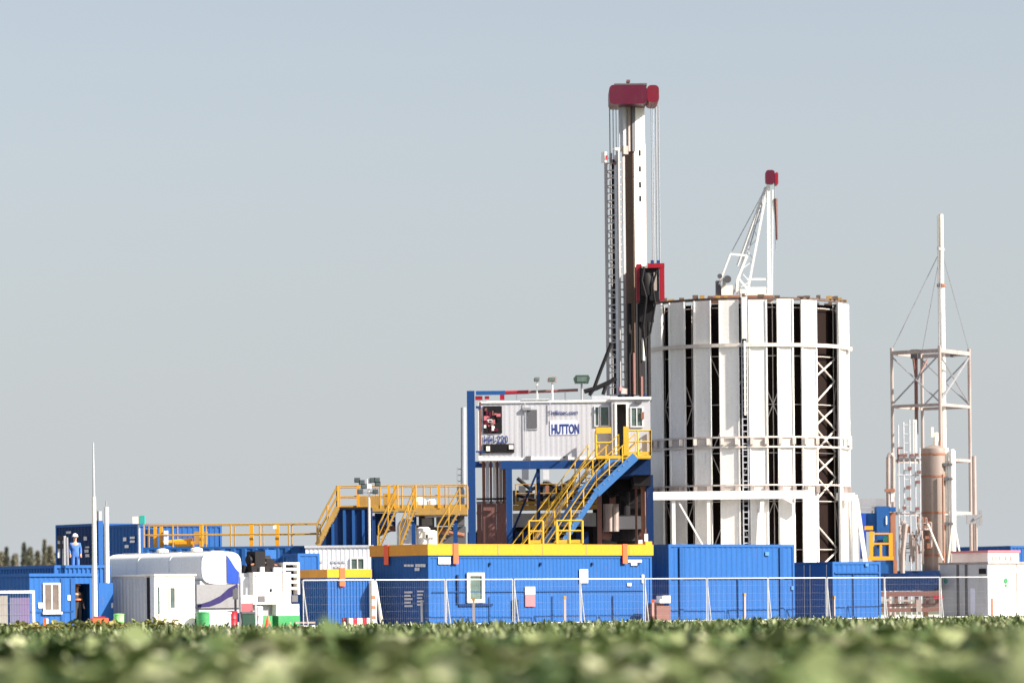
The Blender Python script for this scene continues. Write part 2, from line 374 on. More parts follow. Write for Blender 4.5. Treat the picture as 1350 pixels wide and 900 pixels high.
def ring_rail(mb, pts, h=1.1, step=1.2, r=.028, toe=True):
    pts = [Vector(p_) for p_ in pts]
    for a, b in zip(pts[:-1], pts[1:]):
        L_ = (b-a).length; n_ = max(1, round(L_/step))
        for i in range(n_+1):
            c = a.lerp(b, i/n_); mb.tube(c, c + Vector((0,0,h)), r, 6)
        for k_ in (h, h*.55): mb.tube(a + Vector((0,0,k_)), b + Vector((0,0,k_)), r*.9, 6)
        if toe: mb.beam(a + Vector((0,0,.09)), b + Vector((0,0,.09)), .012, .15)
def stair(par, p0, p1, wv, smat, rmat, n=None, rail_h=1.0, sw=.22):
    p0, p1, wv = Vector(p0), Vector(p1), Vector(wv)
    for k_ in (0, 1):
        MB().beam(p0 + wv*k_, p1 + wv*k_, .06, sw).out('stringer', smat, par)
        r_ = MB(); a, b = p0 + wv*k_, p1 + wv*k_; m_ = max(2, round((b-a).length/1.0))
        for i in range(m_+1):
            c = a.lerp(b, i/m_); r_.tube(c, c + Vector((0,0,rail_h)), .028, 6)
        for hh in (rail_h, rail_h*.55): r_.tube(a + Vector((0,0,hh)), b + Vector((0,0,hh)), .028, 6)
        r_.out('handrail', rmat, par)
    tr = MB(); n = n or int(abs(p1.z - p0.z)/.2); dirx = Vector((p1.x-p0.x, p1.y-p0.y, 0)).normalized()
    for i in range(1, n):
        c = p0.lerp(p1, i/n); a = c + wv*.04; b = c + wv*.96
        tr.beam(a, b, .24, .03)
    tr.out('tread', STEEL, par)
def letters(name, txt, size, par, x, z, mat, off=.03, bold=0., sx=1.0, align='LEFT'):
    c = bpy.data.curves.new(name, 'FONT'); c.body = txt; c.size = size; c.extrude = .004; c.offset = bold; c.align_x = align; c.resolution_u = 3
    o = bpy.data.objects.new('tmp_text', c); COL.objects.link(o)
    dg = bpy.context.evaluated_depsgraph_get(); me = bpy.data.meshes.new_from_object(o.evaluated_get(dg))
    bpy.data.objects.remove(o); bpy.data.curves.remove(c)
    me.name = name; me.materials.clear(); me.materials.append(mat)
    t = bpy.data.objects.new(name, me); COL.objects.link(t); t.parent = par
    t.location = (x, -off, z); t.rotation_euler = (R(90), 0, 0); t.scale = (sx, 1, 1); return t

# ================================================================== FENCE
def on_line(px):          # point of the fence line seen at pixel px
    u = (px-675)/F; L_ = (u*FY - FX)/(fd.x - u*fd.y); return L_
PANEL_L = 3.5; STEP = on_line(1240)/9
def make_fence_panel(label):
    t = thing('fence_panel', (0,0,0), label, 'fence panel', TH, 'temporary mesh fence panels')
    f = MB(); l = PANEL_L
    for x in (0.02, l-.02): f.tube((x,0,0.03), (x,0,2.0), .021, 6)
    f.tube((0.02,0,2.0), (l-.02,0,2.0), .024, 6); f.tube((0.02,0,.2), (l-.02,0,.2), .018, 6)
    f.out('frame', GALV, t)
    m_ = MB()
    n_ = 34
    for i in range(1, n_): m_.tube((i*l/n_,0,.2), (i*l/n_,0,2.0), .0019, 3)
    for zz in (.45,.75,1.05,1.35,1.7): m_.tube((0,0,zz), (l,0,zz), .0022, 3)
    m_.out('mesh', WIRE, t)
    MB().box(-.35,-.12,0,.35,.12,.14).out('foot', CONC, t)
    MB().tube((0.02,.05,1.98), (.52,.35,.05), .03, 6).out('brace', GALV, t)
    return t
behind = ['before the small blue tank with yellow rim and red barrier', 'across the dark end of the long blue cabin', 'in front of the white framed window of the long blue cabin',
 'left of the pink and white notice on the long blue cabin', 'right of the pink and white notice on the long blue cabin', 'at the right end of the long blue cabin',
 'before the left half of the plain blue container', 'before the right half of the plain blue container', 'before the small blue container', 'before the brown steel skid under the flare tower',
 'before the grey cabinet with green dot']
proto = None
for i, lb in zip(range(-1, 10), behind):
    L_ = i*STEP; lab = 'mesh fence panel ' + lb
    if proto is None: proto = make_fence_panel(lab); o = proto
    else: o = copy_tree(proto); o['label'] = lab
    o.location = (FX + fd.x*L_, FY + fd.y*L_, 0); o.rotation_euler.z = TH + R(random.uniform(-.8,.8))
# gate post where two runs of fence meet
g = thing('gate_post', (FX-.1, FY-.35, 0), 'pale thick gate post with brown hinge plates at the left end of the mesh fence', 'gate post', TH)
MB().box(-.09,-.09,0,.13,.09,1.95).out('post', CREAM, g)
h = MB()
for zz in (.45, .85, 1.25): h.box(-.11,-.105,zz,.08,-.093,zz+.13)
h.out('hinge_plate', RUST, g)
MB().beam((.16,0,1.9), (.55,.05,.02), .07).out('brace', CREAM, g)
# lower barrier panel at the left edge
fb = Fr(44, 137)
g = thing('mesh_barrier', fb.loc, 'low mesh barrier with white frame and grey sheeting at the left edge of the site', 'barrier', TH)
zt = 1.68; f = MB()
for x in (-7.0, -3.4, -.05): f.box(x,-.03,0,x+.09,.03,zt)
f.box(-6.91,-.03,zt-.09,-3.4,.03,zt); f.box(-3.31,-.03,zt-.09,-.05,.03,zt)
f.out('frame', WHITE, g)
m_ = MB()
for i in range(1, 62): m_.tube((-7+i*.113,0,.1), (-7+i*.113,0,zt-.09), .004, 3)
for zz in (.4,.8,1.2): m_.tube((-7,0,zz), (0,0,zz), .004, 3)
m_.out('mesh', WIRE, g)
MB().box(-3.0,.05,.15,-1.1,.08,1.5).out('sheet', paint('faded_beige_sheet', (.20,.185,.17), .7), g)
MB().box(-1.0,.05,.15,-.12,.08,1.42).out('dark_sheet', paint('purple_grey_sheet', (.10,.07,.16), .6, dirt=.6, dcol=(.03,.12,.12)), g)

# ================================================================== MAIN BLUE CABIN
fr = Fr(565, 149); CL, CW = fr.lx(860), fr.ly(490); z1 = fr.zx(565, 731.5)
t = container('cabin', fr, CL, CW, .12, z1, 'long blue corrugated site cabin with yellow roof rim and white framed window', 'site cabin', pitch=.2, d=.014)
bm_ = MB(); hb = .46
bm_.box(-.06,-.06,z1,CL+.04,.14,z1+hb); bm_.box(-.06,.14,z1,.14,CW+.04,z1+hb); bm_.box(CL-.16,.14,z1,CL+.04,CW+.04,z1+hb); bm_.box(.14,CW-.16,z1,CL-.16,CW+.04,z1+hb)
bm_.box(CL-.35,.0,z1+hb,CL+.02,.15,z1+hb+.14)
rim = bm_.out('roof_rim', YELL, t)
seam = MB()
for x in np.arange(1.2, CL, 2.4): seam.box(x,-.07,z1+.03,x+.05,-.062,z1+hb-.03)
seam.out('joint', OCHRE, rim)
for px in (600, 823):
    x = fr.lx(px); MB().box(x-.13,-.10,z1-.35,x+.13,-.065,z1+hb+.02).out('strap', ORNG, t)
y = fr.ly(512); MB().box(-.10,y-.14,z1-.35,-.065,y+.14,z1+hb+.02).out('strap', ORNG, t)
window(t, fr.lx(615), fr.lx(637.5), fr.zx(626,794), fr.zx(626,754.5), fw=.13, mull=False, gm=GLASG, depth=.09)
sh = MB(); xa, xb, za, zb = fr.lx(602), fr.lx(649), fr.zx(626,795.5), fr.zx(626,757)
sh.box(xa,-.045,za,xa+.09,-.005,zb); sh.box(xa+.09,-.045,za-.09,xb,-.005,za)
sh.out('shutter_rail', NAVY, t)
def plate(px0, px1, py0, py1, mat, name='notice', off=.02, par=None, f_=None):
    f_ = f_ or fr; x0_, x1_ = f_.lx(px0), f_.lx(px1); return MB().box(x0_,-off-.015,f_.zx(px0,py1),x1_,-.004,f_.zx(px0,py0)).out(name, mat, par or t)
plate(578,594,734,743,WHITE); plate(764,775,750,768,WHITE,'vent_cover'); plate(828,846,737.5,741,WHITE,'marking'); plate(832,842,741.4,745,WHITE,'marking')
plate(846,849,757,768,WHITE,'marking'); plate(827,832,768,772,WHITE,'marking')
plate(692,705,773,783,WHITE); plate(692,705,783.3,799,PINK)
plate(675,682,790,815,NAVY,'meter_box',.07)
for px in (645,712,780,840): plate(px,px+2,741,745,NAVY,'roof_hook',.04)
hz = MB()
for px in (645,728,808): x = fr.lx(px); hz.box(x-.02,-.04,.25,x+.02,-.006,1.3)
hz.box(fr.lx(570),-.03,1.50,fr.lx(852),-.006,1.54)
hz.out('seam_strip', BLUE2, t)
mk = MB()
def smark(px0, px1, py0, py1): mk.box(-.035, fr.ly(px1), fr.zy(px0,py1), -.005, fr.ly(px0), fr.zy(px0,py0))
for k_ in range(3): smark(534+k_*4.4, 537.5+k_*4.4, 743.5, 746.5)
for k_ in range(4): smark(549+k_*3.4, 551.8+k_*3.4, 743, 747)
for k_ in range(5): smark(534, 544-(k_ % 2)*2, 779+k_*4.5, 781.6+k_*4.5); smark(551, 559-(k_ % 3), 778+k_*4.4, 780+k_*4.4)
smark(548,551,748,752); smark(551.5,554,748,752)
mk.out('lettering', LGREY, t)
MB().tube((-.08, fr.ly(558), .3), (-.08, fr.ly(558), 1.2), .05).out('downpipe', GREY, t)

# ================================================================== PLAIN BLUE CONTAINER and SMALL BLUE CONTAINER
fr = Fr(882, 157); L_ = fr.lx(1048); z1 = fr.zx(900, 717)
t = container('tall_container', fr, L_, 3.0, .1, z1, 'tall plain blue container between the yellow rimmed cabin and the small container', 'container', pitch=.3, d=.018)
for px in (898, 1030):
    x = fr.lx(px); MB().box(x-.1,-.05,.2,x+.1,-.004,z1-.13).out('rib', BLUE2, t)
plate(1009,1014,727,732,LBLUE,'bracket'); plate(1043,1046,772,777,LBLUE,'bracket')
s_ = MB(); s_.box(.1,-.04,2.0,L_-.1,-.006,2.05); x = fr.lx(973); s_.box(x-.02,-.04,.3,x+.02,-.006,1.99); s_.out('seam_strip', BLUE2, t)
fr = Fr(1098, 163); L_ = fr.lx(1161.5)
t = container('small_container', fr, L_, 3.2, .1, fr.zx(1100,740), 'small lower blue container right of the tall plain container', 'container', pitch=.3, d=.02, door='shade')
s_ = MB(); s_.box(.1,-.04,2.2,L_-.1,-.006,2.26); x = fr.lx(1125); s_.box(x-.02,-.04,.3,x+.02,-.006,2.19); s_.out('seam_strip', BLUE2, t)
plate(1141,1145,742,746,LBLUE,'bracket')
g = thing('pallet_pile', (X(866,155.5), 155.5, 0), 'white and red pile of bags and boards in the gap between cabin and tall container', 'pile', TH)
MB().box(-.3,-.3,0,.5,.4,.85).box(-.25,-.2,.85,.2,.3,.97).out('board', BROWNP, g); MB().box(-.15,-.35,.97,.45,.2,1.12).box(.05,-.3,1.12,.5,.1,1.28).out('bag', WHITE, g)
g = thing('marker_post', (X(861,151.2), 151.6, 0), 'thin red and white post at the right corner of the yellow rimmed cabin', 'post'); MB().box(-.05,-.05,0,.05,.05,1.0).out('post', paint('pink_white_post', (.7,.35,.3)), g); MB().box(-.055,-.055,1.0,.055,.055,1.12).out('cap', ORNG, g)
for i, (px, D, hh, lb) in enumerate(((624,146.6,1.25,'below the white framed window of the long cabin'), (744,149.5,1.3,'in front of the middle of the long blue cabin'), (981,154,1.35,'in front of the plain tall container'), (1099,158.5,1.2,'at the near corner of the small container'))):
    g = thing('timber_stake', (X(px,D), D, 0), 'short timber stake ' + lb, 'stake', R(20*i), 'timber stakes behind the fence')
    MB().box(-.05,-.04,0,.05,.04,hh-.121).out('stake_body', RUSTL, g); MB().box(-.06,-.05,hh-.12,.06,.05,hh).out('stake_top', OCHRE, g)

# ================================================================== SMALL TANK WITH YELLOW RIM, BARRIER
fr = Fr(432, 149); L_ = fr.lx(489); z1 = fr.zx(433, 761)
t = container('rimmed_tank', fr, L_, 4.4, .1, z1, 'small blue corrugated tank with yellow rim left of the long cabin', 'tank', pitch=.16, d=.03)
b = MB(); b.box(-.05,-.05,z1,L_+.03,.12,z1+.34); b.box(-.05,.12,z1,.12,4.4,z1+.34); b.box(L_-.14,.12,z1,L_+.03,4.4,z1+.34); b.out('roof_rim', YELL, t)
plate(447,454,748,772,ORNG,'strap',.06)
x0b = fr.lx(443)
g = thing('barrier', (fr.x0 + fr.c*x0b + .5*math.sin(TH), fr.D + fr.s*x0b - .9, 0), 'low red and white striped barrier in front of the rimmed tank', 'barrier', TH)
b = MB(); wb_ = MB()
for k_ in range(7): (b if k_ % 2 == 0 else wb_).box(k_*.24,-.04,.12,k_*.24+.24,.04,.48)
b.out('red_stripe', RED, g); wb_.out('white_stripe', WHITE, g); MB().box(.1,-.2,0,.18,.2,.5).box(1.5,-.2,0,1.58,.2,.5).out('leg', DGREY, g)
fr = Fr(404, 153.5); t = container('blue_store', Fr(393,154.5), 1.15, 1.1, .1, Z(395,729,154.5), 'narrow upright blue cabinet right behind the white pump unit', 'cabinet', pitch=.3, d=.015)
# grey control cabin behind
Y0 = 160.0; xl, xr = X(403,Y0), X(490.5,Y0); zt = Z(445,718.5,Y0)
t = thing('control_cabin', (xl, Y0, 0), 'pale grey cabin with small window behind the rimmed tank', 'cabin')
b = MB(); wl = xr-xl; corrugated(b,(0,0),(wl,0),.4,zt-.1,.012,.2); b.box(0,.03,.4,wl,2.6,zt-.1); b.out('wall', LGREY, t)
f = MB(); f.box(-.04,-.04,zt-.1,wl+.04,2.64,zt); f.box(-.04,-.04,0,wl+.04,.04,.4); f.out('frame', GREY, t)
f_ = lambda px: X(px,Y0)-xl
window(t, f_(462), f_(481), Z(470,751,Y0), Z(470,735,Y0), fw=.05, gm=GLASG)
MB().box(f_(411),-.06,Z(413,758,Y0),f_(415),-.004,Z(413,735,Y0)).out('conduit', STEEL, t)
m_ = MB()
for a in (417,422,437,442,447,452): m_.box(f_(a),-.03,Z(a,741.5,Y0),f_(a+3.4),-.004,Z(a,738.5,Y0))
for a in (441,446): m_.box(f_(a),-.03,Z(a,748.5,Y0),f_(a+3.4),-.004,Z(a,745.5,Y0))
m_.out('lettering', GREY, t)

# ================================================================== PUMP UNIT
fr = Fr(334, 147); L_ = fr.lx(394); t = thing('pump_unit', fr.loc, 'boxy white pump unit with black louvres and dark machinery on its roof', 'pump unit', TH)
zb, zt = fr.zx(335,796), fr.zx(335,754)
MB().box(0,0,zb,L_*.83,.85,zt).box(fr.lx(364),-.02,fr.zx(364,811),L_,.8,zb-.003).out('body', WHITE, t)
zl0, zl1 = fr.zx(380,783), fr.zx(380,741)
f = MB(); x0_, x1_ = fr.lx(373), L_+.02
f.box(x0_,-.06,zl0,x0_+.1,.8,zl1); f.box(x1_-.1,-.06,zl0,x1_,.8,zl1); f.box(x0_+.1,-.06,zl1-.09,x1_-.1,.8,zl1); f.box(x0_+.1,.3,zl0,x1_-.1,.8,zl1-.09)
for k_ in range(1,5): zz = zl0 + (zl1-zl0)*k_/5; f.box(x0_+.1,-.05,zz-.07,x1_-.1,.3,zz+.04)
lv = f.out('louvre', WHITE, t); MB().box(x0_+.1,.26,zl0,x1_-.1,.295,zl1-.09).out('louvre_back', BLACK, lv)
MB().box(fr.lx(340),-.03,fr.zx(340,793),fr.lx(349),-.004,fr.zx(340,785)).out('vent', DGREY, t)
MB().box(fr.lx(384),-.05,fr.zx(384,793),fr.lx(392),-.022,fr.zx(384,784)).out('vent', DGREY, t)
sm = MB(); sm.box(.0,-.012,zb+(zt-zb)*.62,L_*.62,-.003,zb+(zt-zb)*.62+.02); sm.box(L_*.32,-.012,zb+.05,L_*.32+.02,-.003,zt-.04); sm.box(fr.lx(366),-.035,fr.zx(366,797),L_-.05,-.022,fr.zx(366,796)); sm.out('panel_seam', STEEL, t); MB().box(L_*.36,-.04,zb+.5,L_*.40,-.003,zb+.62).out('latch', BLACK, t)
MB().box(.1,.3,.5,fr.lx(363),.8,zb-.003).out('chassis', STEEL, t)
MB().box(fr.lx(338),-.1,.18,fr.lx(357),.9,.62).box(fr.lx(365),-.1,.18,L_-.02,.9,.62).out('green_base', GREEN, t)
w_ = MB()
for x in (.5, 1.6): w_.tube((x,.5,.35),(x,.75,.35),.35,14)
w_.out('wheel', RUBB, t)
e = MB(); e.box(.0,.1,zt,L_*.78,.8,zt+.26); e.tube((.1,.5,zt+.5),(1.1,.5,zt+.55),.2,10); e.box(.25,.2,zt+.26,.75,.8,zt+.85); e.box(.8,.2,zt+.26,1.2,.7,zt+.55); e.tube((1.3,.7,zt+.25),(1.3,.7,zt+.75),.07); e.tube((-.1,.5,zt-.3),(-.1,.5,zt+.3),.08)
e.out('engine', BLACK, t)
MB().box(.85,.36,zt+.55,1.4,1.1,zt+.92).out('control_box', BLUE, t)
MB().path([(.1,.3,zt+.3),(.6,.25,zt+.42),(1.5,.3,zt+.25)],.05).out('hose', RUST, t)
MB().box(.35,-.02,zt+.003,.55,.3,zt+.22).box(1.0,-.02,zt+.003,1.5,.35,zt+.2).out('valve_block', GREY, t)
# notice on its post, grey cabinet, dark bin
D = 145.5
t = thing('notice_board', (X(325,D), D, 0), 'white and pink notice on thin post beside the white pump unit', 'sign', R(8))
MB().box(-.04,.0,0,.04,.06,1.75).box(-.23,.0,0,-.17,.05,1.45).out('post', GALV, t); MB().box(-.23,-.03,1.13,.23,-.002,1.45).out('white_board', WHITE, t); MB().box(-.23,-.03,.7,.23,-.002,1.125).out('pink_board', PINK, t)
t = thing('grey_cabinet', (X(319,147.2), 147.2, 0), 'grey upright cabinet behind the pink notice', 'cabinet', R(8))
MB().box(-.1,0,.0,.42,.5,2.35).out('body', GREY, t); MB().box(-.06,-.03,.3,.38,-.004,2.2).out('door', LGREY, t)
t = thing('wheelie_bin', (X(326,144.9), 144.9, 0), 'dark green bin at the foot of the pink notice', 'bin', R(12))
MB().add([(-.2,-.2,.1),(.2,-.2,.1),(.2,.2,.1),(-.2,.2,.1),(-.25,-.25,.72),(.25,-.25,.72),(.25,.25,.72),(-.25,.25,.72)],[(0,3,2,1),(4,5,6,7),(0,1,5,4),(1,2,6,5),(2,3,7,6),(3,0,4,7)]).out('bin_body', paint('dark_green', (.02,.06,.04)), t)
MB().box(-.27,-.27,.722,.27,.27,.79).out('lid', DGREY, t); MB().tube((-.22,.2,.1),(.22,.2,.1),.1,10).out('wheel', RUBB, t)

# ================================================================== TANK LORRY
fr = Fr(267, 150); TL = fr.ly(140); TW = fr.lx(318); zt, zb = fr.zx(270,727), fr.zx(270,769)
t = thing('tank_lorry', fr.loc, 'white tank lorry with blue swoosh on its end behind the white cabin', 'lorry', TH)
zm, rz, rx = (zt+zb)/2, (zt-zb)/2, TW/2
sec = [(rx + rx*math.copysign(abs(math.cos(a))**.55, math.cos(a)), zm + rz*math.copysign(abs(math.sin(a))**.6, math.sin(a))) for a in [2*math.pi*k/36 for k in range(36)]]
MB().prism(sec, 'y', .06, TL).out('tank', WHITE, t, smooth=True)
bnd = MB(); sec2 = [(rx+(a-rx)*1.025, zm+(b-zm)*1.03) for a, b in sec]
for yy in (0, TL*.33, TL*.66, TL-.1): bnd.prism(sec2, 'y', yy, yy+.08)
bnd.out('tank_band', LGREY, t)
MB().box(rx-.3,.3,zt+.0,rx+.3,TL-.3,zt+.05).out('catwalk', CREAM, t)
mh = MB()
for yy in (TL*.25, TL*.6): mh.lathe([(.25,0),(.25,.12),(.1,.17)],14,(rx,yy,zt+.05))
mh.outs('manhole', CREAM, t)
MB().box(-.05,.1,.95,TW+.03,TL-.1,zb+.12).out('skirt', paint('dull_white_skirt', (.55,.54,.53), .5, dirt=.35), t)
def decal(pts, mat, name, off=.03):
    mb_ = MB(); n_ = len(pts)//2; A_ = pts[:n_]; B_ = pts[n_:]
    vs = []
    for (px, py) in A_+B_: x_ = fr.lx(px); vs.append((x_, -off, fr.zx(px,py)))
    vs2 = [(a, -off+.012, c) for a, b_, c in vs]
    fs = [(i, i+1, n_+i+1, n_+i) for i in range(n_-1)]
    mb_.add(vs, fs); mb_.add(vs2, fs); return mb_.out(name, mat, t)
decal([(299,731),(304,738),(310,748),(317,756),(299,768),(304,768.5),(310,769),(317,769)], VBLUE, 'blue_swoosh', .035)
MB().box(fr.lx(257),.0,.75,fr.lx(318),.095,.94).out('bumper', GREY, t)
MB().box(fr.lx(258),-.08,.95,fr.lx(317),.095,fr.zx(267,770)).out('rear_panel', GREY2, t)
decal([(259,797),(275,792),(289,785),(300,775),(312,769),(259,800),(275,799),(289,794),(300,787),(312,783)], PURP, 'purple_swoosh', .10)
MB().box(.1,.3,.6,TW-.1,TL-.2,.94).out('chassis', DGREY, t)
for yy in (1.0,2.3,TL-1.5):
    for x in (-.02, TW-.26): wq = MB().tube((x,yy,.5),(x+.28,yy,.5),.5,20).out('wheel', RUBB, t); MB().tube((x-.01,yy,.5),(x+.29,yy,.5),.24,12).out('rim', GREY, wq)
MB().box(fr.lx(262),-.14,.62,fr.lx(310),-.01,.74).out('bumper_bar', DGREY, t)
# clutter in front of lorry
def small(name, px, D, lb, cat, fn_, rot=10):
    t_ = thing(name, (X(px,D), D, 0), lb, cat, R(rot)); fn_(t_); return t_
def drum_(mat, capm=None, r=.26, h_=.8):
    def go(t_):
        MB().lathe([(r,.02),(r,h_*.33),(r*1.05,h_*.34),(r,h_*.36),(r,h_*.66),(r*1.05,h_*.67),(r,h_*.69),(r,h_)],18).out('body', mat, t_, smooth=True); MB().lathe([(r*1.04,h_),(r*1.04,h_+.04),(r*.3,h_+.06)],18).out('lid', capm or mat, t_)
    return go
small('plastic_drum', 267, 143.8, 'light green plastic drum right of the white cabin', 'drum', drum_(GREEN, h_=.75))
small('plastic_drum', 156, 140.6, 'light green plastic drum between the flagpole and white cabin', 'drum', drum_(paint('pale_green', (.22,.60,.17)), r=.2, h_=.72))
def crate(t_):
    MB().box(-.42,-.3,.12,.42,.3,.72).out('box', LGREY, t_); MB().box(-.45,-.32,.72,.45,.32,.79).out('lid', WHITE, t_); MB().box(-.45,-.3,0,.45,.3,.11).out('pallet', BROWNP, t_)
small('storage_crate', 289, 144.2, 'pale grey crate on pallet under the purple swoosh', 'crate', crate)
small('fuel_drum', 306, 144.6, 'red metal drum under the lorry right of the pale crate', 'drum', drum_(RED, r=.2, h_=.78))
small('red_container', 276, 144.0, 'small pink red canister left of the pale crate', 'canister', drum_(PINK, r=.13, h_=.62))
small('orange_cone', 352.5, 145.2, 'orange traffic cone before the pump unit', 'traffic cone', lambda t_: (MB().lathe([(.17,.04),(.03,.62)],14).out('cone', ORNG, t_), MB().box(-.2,-.2,0,.2,.2,.04).out('cone_base', ORNG, t_)))
small('water_barrel', 341, 145.3, 'small white barrel beside the orange cone', 'barrel', drum_(WHITE, r=.15, h_=.95))
small('pallet', 401, 147.5, 'pale pink pallet stack left of the striped barrier', 'pallet', lambda t_: [MB().box(-.4,-.3,.03+k*.13,.4,.3,.10+k*.13).out('pallet_board', RUSTL, t_) for k in range(3)])
small('black_post', 310, 145.6, 'dark post standing in front of the tank lorry swoosh', 'post', lambda t_: (MB().tube((0,0,0),(0,0,1.75),.05).out('shaft', DGREY, t_), MB().box(-.1,-.06,1.3,.1,.06,1.7).out('box', DGREY, t_)))
small('site_lamp', 336.5, 145.0, 'thin grey post at the left edge of the pump unit', 'post', lambda t_: (MB().tube((0,0,0),(0,0,2.2),.035).out('shaft', GREY, t_), MB().box(-.07,-.05,2.2,.07,.05,2.28).out('cap', GREY, t_)))

# ================================================================== WHITE CABIN, BLUE OFFICES (left)
fr = Fr(204, 143); L_ = fr.lx(257); Wd = fr.ly(147); zt = fr.zx(205,757)
t = thing('white_cabin', fr.loc, 'small white cabin with grey corrugated side and narrow dark windows', 'cabin', TH)
b = MB(); corrugated(b,(0,.55),(0,Wd),.1,zt-.1,.035,.24,(-1,0)); b.out('side_wall', GREY, t)  # this side coloured grey for its shade, the other walls white
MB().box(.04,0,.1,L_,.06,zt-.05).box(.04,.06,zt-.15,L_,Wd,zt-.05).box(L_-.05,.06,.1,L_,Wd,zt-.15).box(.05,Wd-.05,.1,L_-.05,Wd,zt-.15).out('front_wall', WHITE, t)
MB().box(-.02,0,.1,.038,.3,zt-.05).out('corner_post', LGREY, t); MB().box(-.01,.3,.1,.035,.55,zt-.1).out('dark_joint', BLACK, t)
MB().box(-.05,-.05,zt-.048,L_+.05,Wd+.05,zt+.02).out('roof', CREAM, t)
window(t, fr.lx(222), fr.lx(231.5), fr.zx(223,803), fr.zx(223,772.5), fw=.06, mull=False)
window(t, .06, fr.lx(211), fr.zx(207,811), fr.zx(207,772), fw=.04, mull=False)
MB().box(fr.lx(208),-.03,.12,fr.lx(211),-.004,fr.zx(208,812)).out('trim', RUSTL, t)

fr = Fr(39, 142); L_ = fr.lx(128.5); zt = fr.zx(40,755.5)
t = thing('site_office', fr.loc, 'front blue site office with white framed window and open door', 'site office', TH)
b = MB(); xw0, xw1 = fr.lx(99), fr.lx(118.5); zd = fr.zx(100,769)
for a, c, z0_, z1_ in ((0,xw0,.1,zt-.12),(xw1,L_,.1,zt-.12),(xw0,xw1,zd,zt-.12)): corrugated(b,(a,0),(c,0),z0_,z1_,.012,.22)
corrugated(b,(0,0),(0,5.6),.1,zt-.12,.02,.28,(-1,0)); corrugated(b,(L_,0),(L_,5.6),.1,zt-.12,.02,.28,(1,0)); corrugated(b,(0,5.6),(L_,5.6),.1,zt-.12,.02,.28,(0,1))
b.out('wall', BLUE, t)
MB().box(-.05,-.06,zt-.12,L_+.05,5.65,zt).out('roof', BLUE, t)
MB().box(.03,.04,.1,L_-.03,5.55,.2).out('floor', DGREY, t)
MB().box(xw0+.02,1.1,.21,xw1-.02,1.14,zt-.2).out('inner_wall', BLACK, t)
window(t, fr.lx(56.5), fr.lx(79), fr.zx(57,806), fr.zx(57,768), fw=.07, sill=True, gm=glass('brown_tinted_glass', (.10,.08,.07)))
MB().box(fr.lx(80),-.03,.12,fr.lx(83),-.004,zt-.2).box(fr.lx(93),-.03,.12,fr.lx(99),-.004,zt-.2).out('trim', BLUE2, t)
MB().box(fr.lx(50),-.03,fr.zx(50,801),fr.lx(57),-.004,fr.zx(50,794)).out('notice', WHITE, t); MB().box(fr.lx(89),-.03,fr.zx(89,791),fr.lx(92.5),-.004,fr.zx(89,784)).out('notice', WHITE, t)
MB().box(fr.lx(40),-.03,.85,fr.lx(97),-.006,.9).out('seam_strip', BLUE2, t)
d = MB().box(L_+.004,-.08,.12,fr.lx(148),-.03,fr.zx(140,768)).out('door', LBLUE if False else BLUE, t); MB().box(fr.lx(145),-.12,1.0,fr.lx(147),-.083,1.2).out('handle', GALV, d)
g = thing('orange_post', (X(59.5,141.2), 141.2, 0), 'orange and white post under the office window', 'post'); MB().box(-.07,-.04,0,.03,.04,.62).out('orange_half', ORNG, g); MB().box(.032,-.04,0,.1,.04,.62).out('white_half', WHITE, g)
fr = Fr(72, 150); L_ = fr.lx(146)
container('blue_container', fr, L_, 7.6, .1, fr.zx(73,744.5), 'rear blue container showing its roof edge above the front site office', 'container', pitch=.22, d=.05)
fr = Fr(127, 173.5)
t = container('stacked_container', fr, 6.0, 3.6, .1, fr.zx(128,689.5), 'dark navy container standing tall behind the worker in blue', 'container', mat=NAVY, fmat=BLUE2, pitch=.3)
mk = MB(); smark(89,95,700,703); smark(112,116,707,712); smark(114,119,720,722); smark(113,118,724,728); smark(114,119,730,734); mk.out('lettering', GREY, t)
fr = Fr(182.5, 170); 
t = container('twin_container', fr, fr.lx(293.5), fr.ly(136), .1, fr.zx(183,690.5), 'tall blue container with lit side behind the yellow walkway railing', 'container', mat=BLUE2, pitch=.3)
mk = MB(); smark(164,168,708,713); smark(173,179,707,710); smark(173,179,712,715); smark(166,171,718,722); mk.out('lettering', LGREY, t)
plate(194,208,697,722,NAVY,'vent',.02)
g = thing('roof_lamp', (X(184,169.5), 169.5, 0), 'white and teal lamp head on a post at the corner of the tall blue container', 'lamp')
zz = Z(184,690,169.5); MB().tube((0,0,0),(0,0,zz),.05).out('post', LGREY, g); MB().box(-.28,-.2,zz,.04,.2,zz+.33).out('housing', CREAM, g); MB().box(.045,-.22,zz-.02,.28,.22,zz+.37).out('shade', TEAL, g)
g = thing('vent_column', (X(131.5,152.5), 152.5, 0), 'slim blue vent column between flagpole and the pale second pole', 'vent', TH)
zz = Z(131,686,152.5); MB().box(-.12,-.12,0,.12,.12,zz).out('duct', BLUE2, g); MB().box(-.05,-.05,zz,.1,.1,zz+.4).out('cap', STEEL, g)

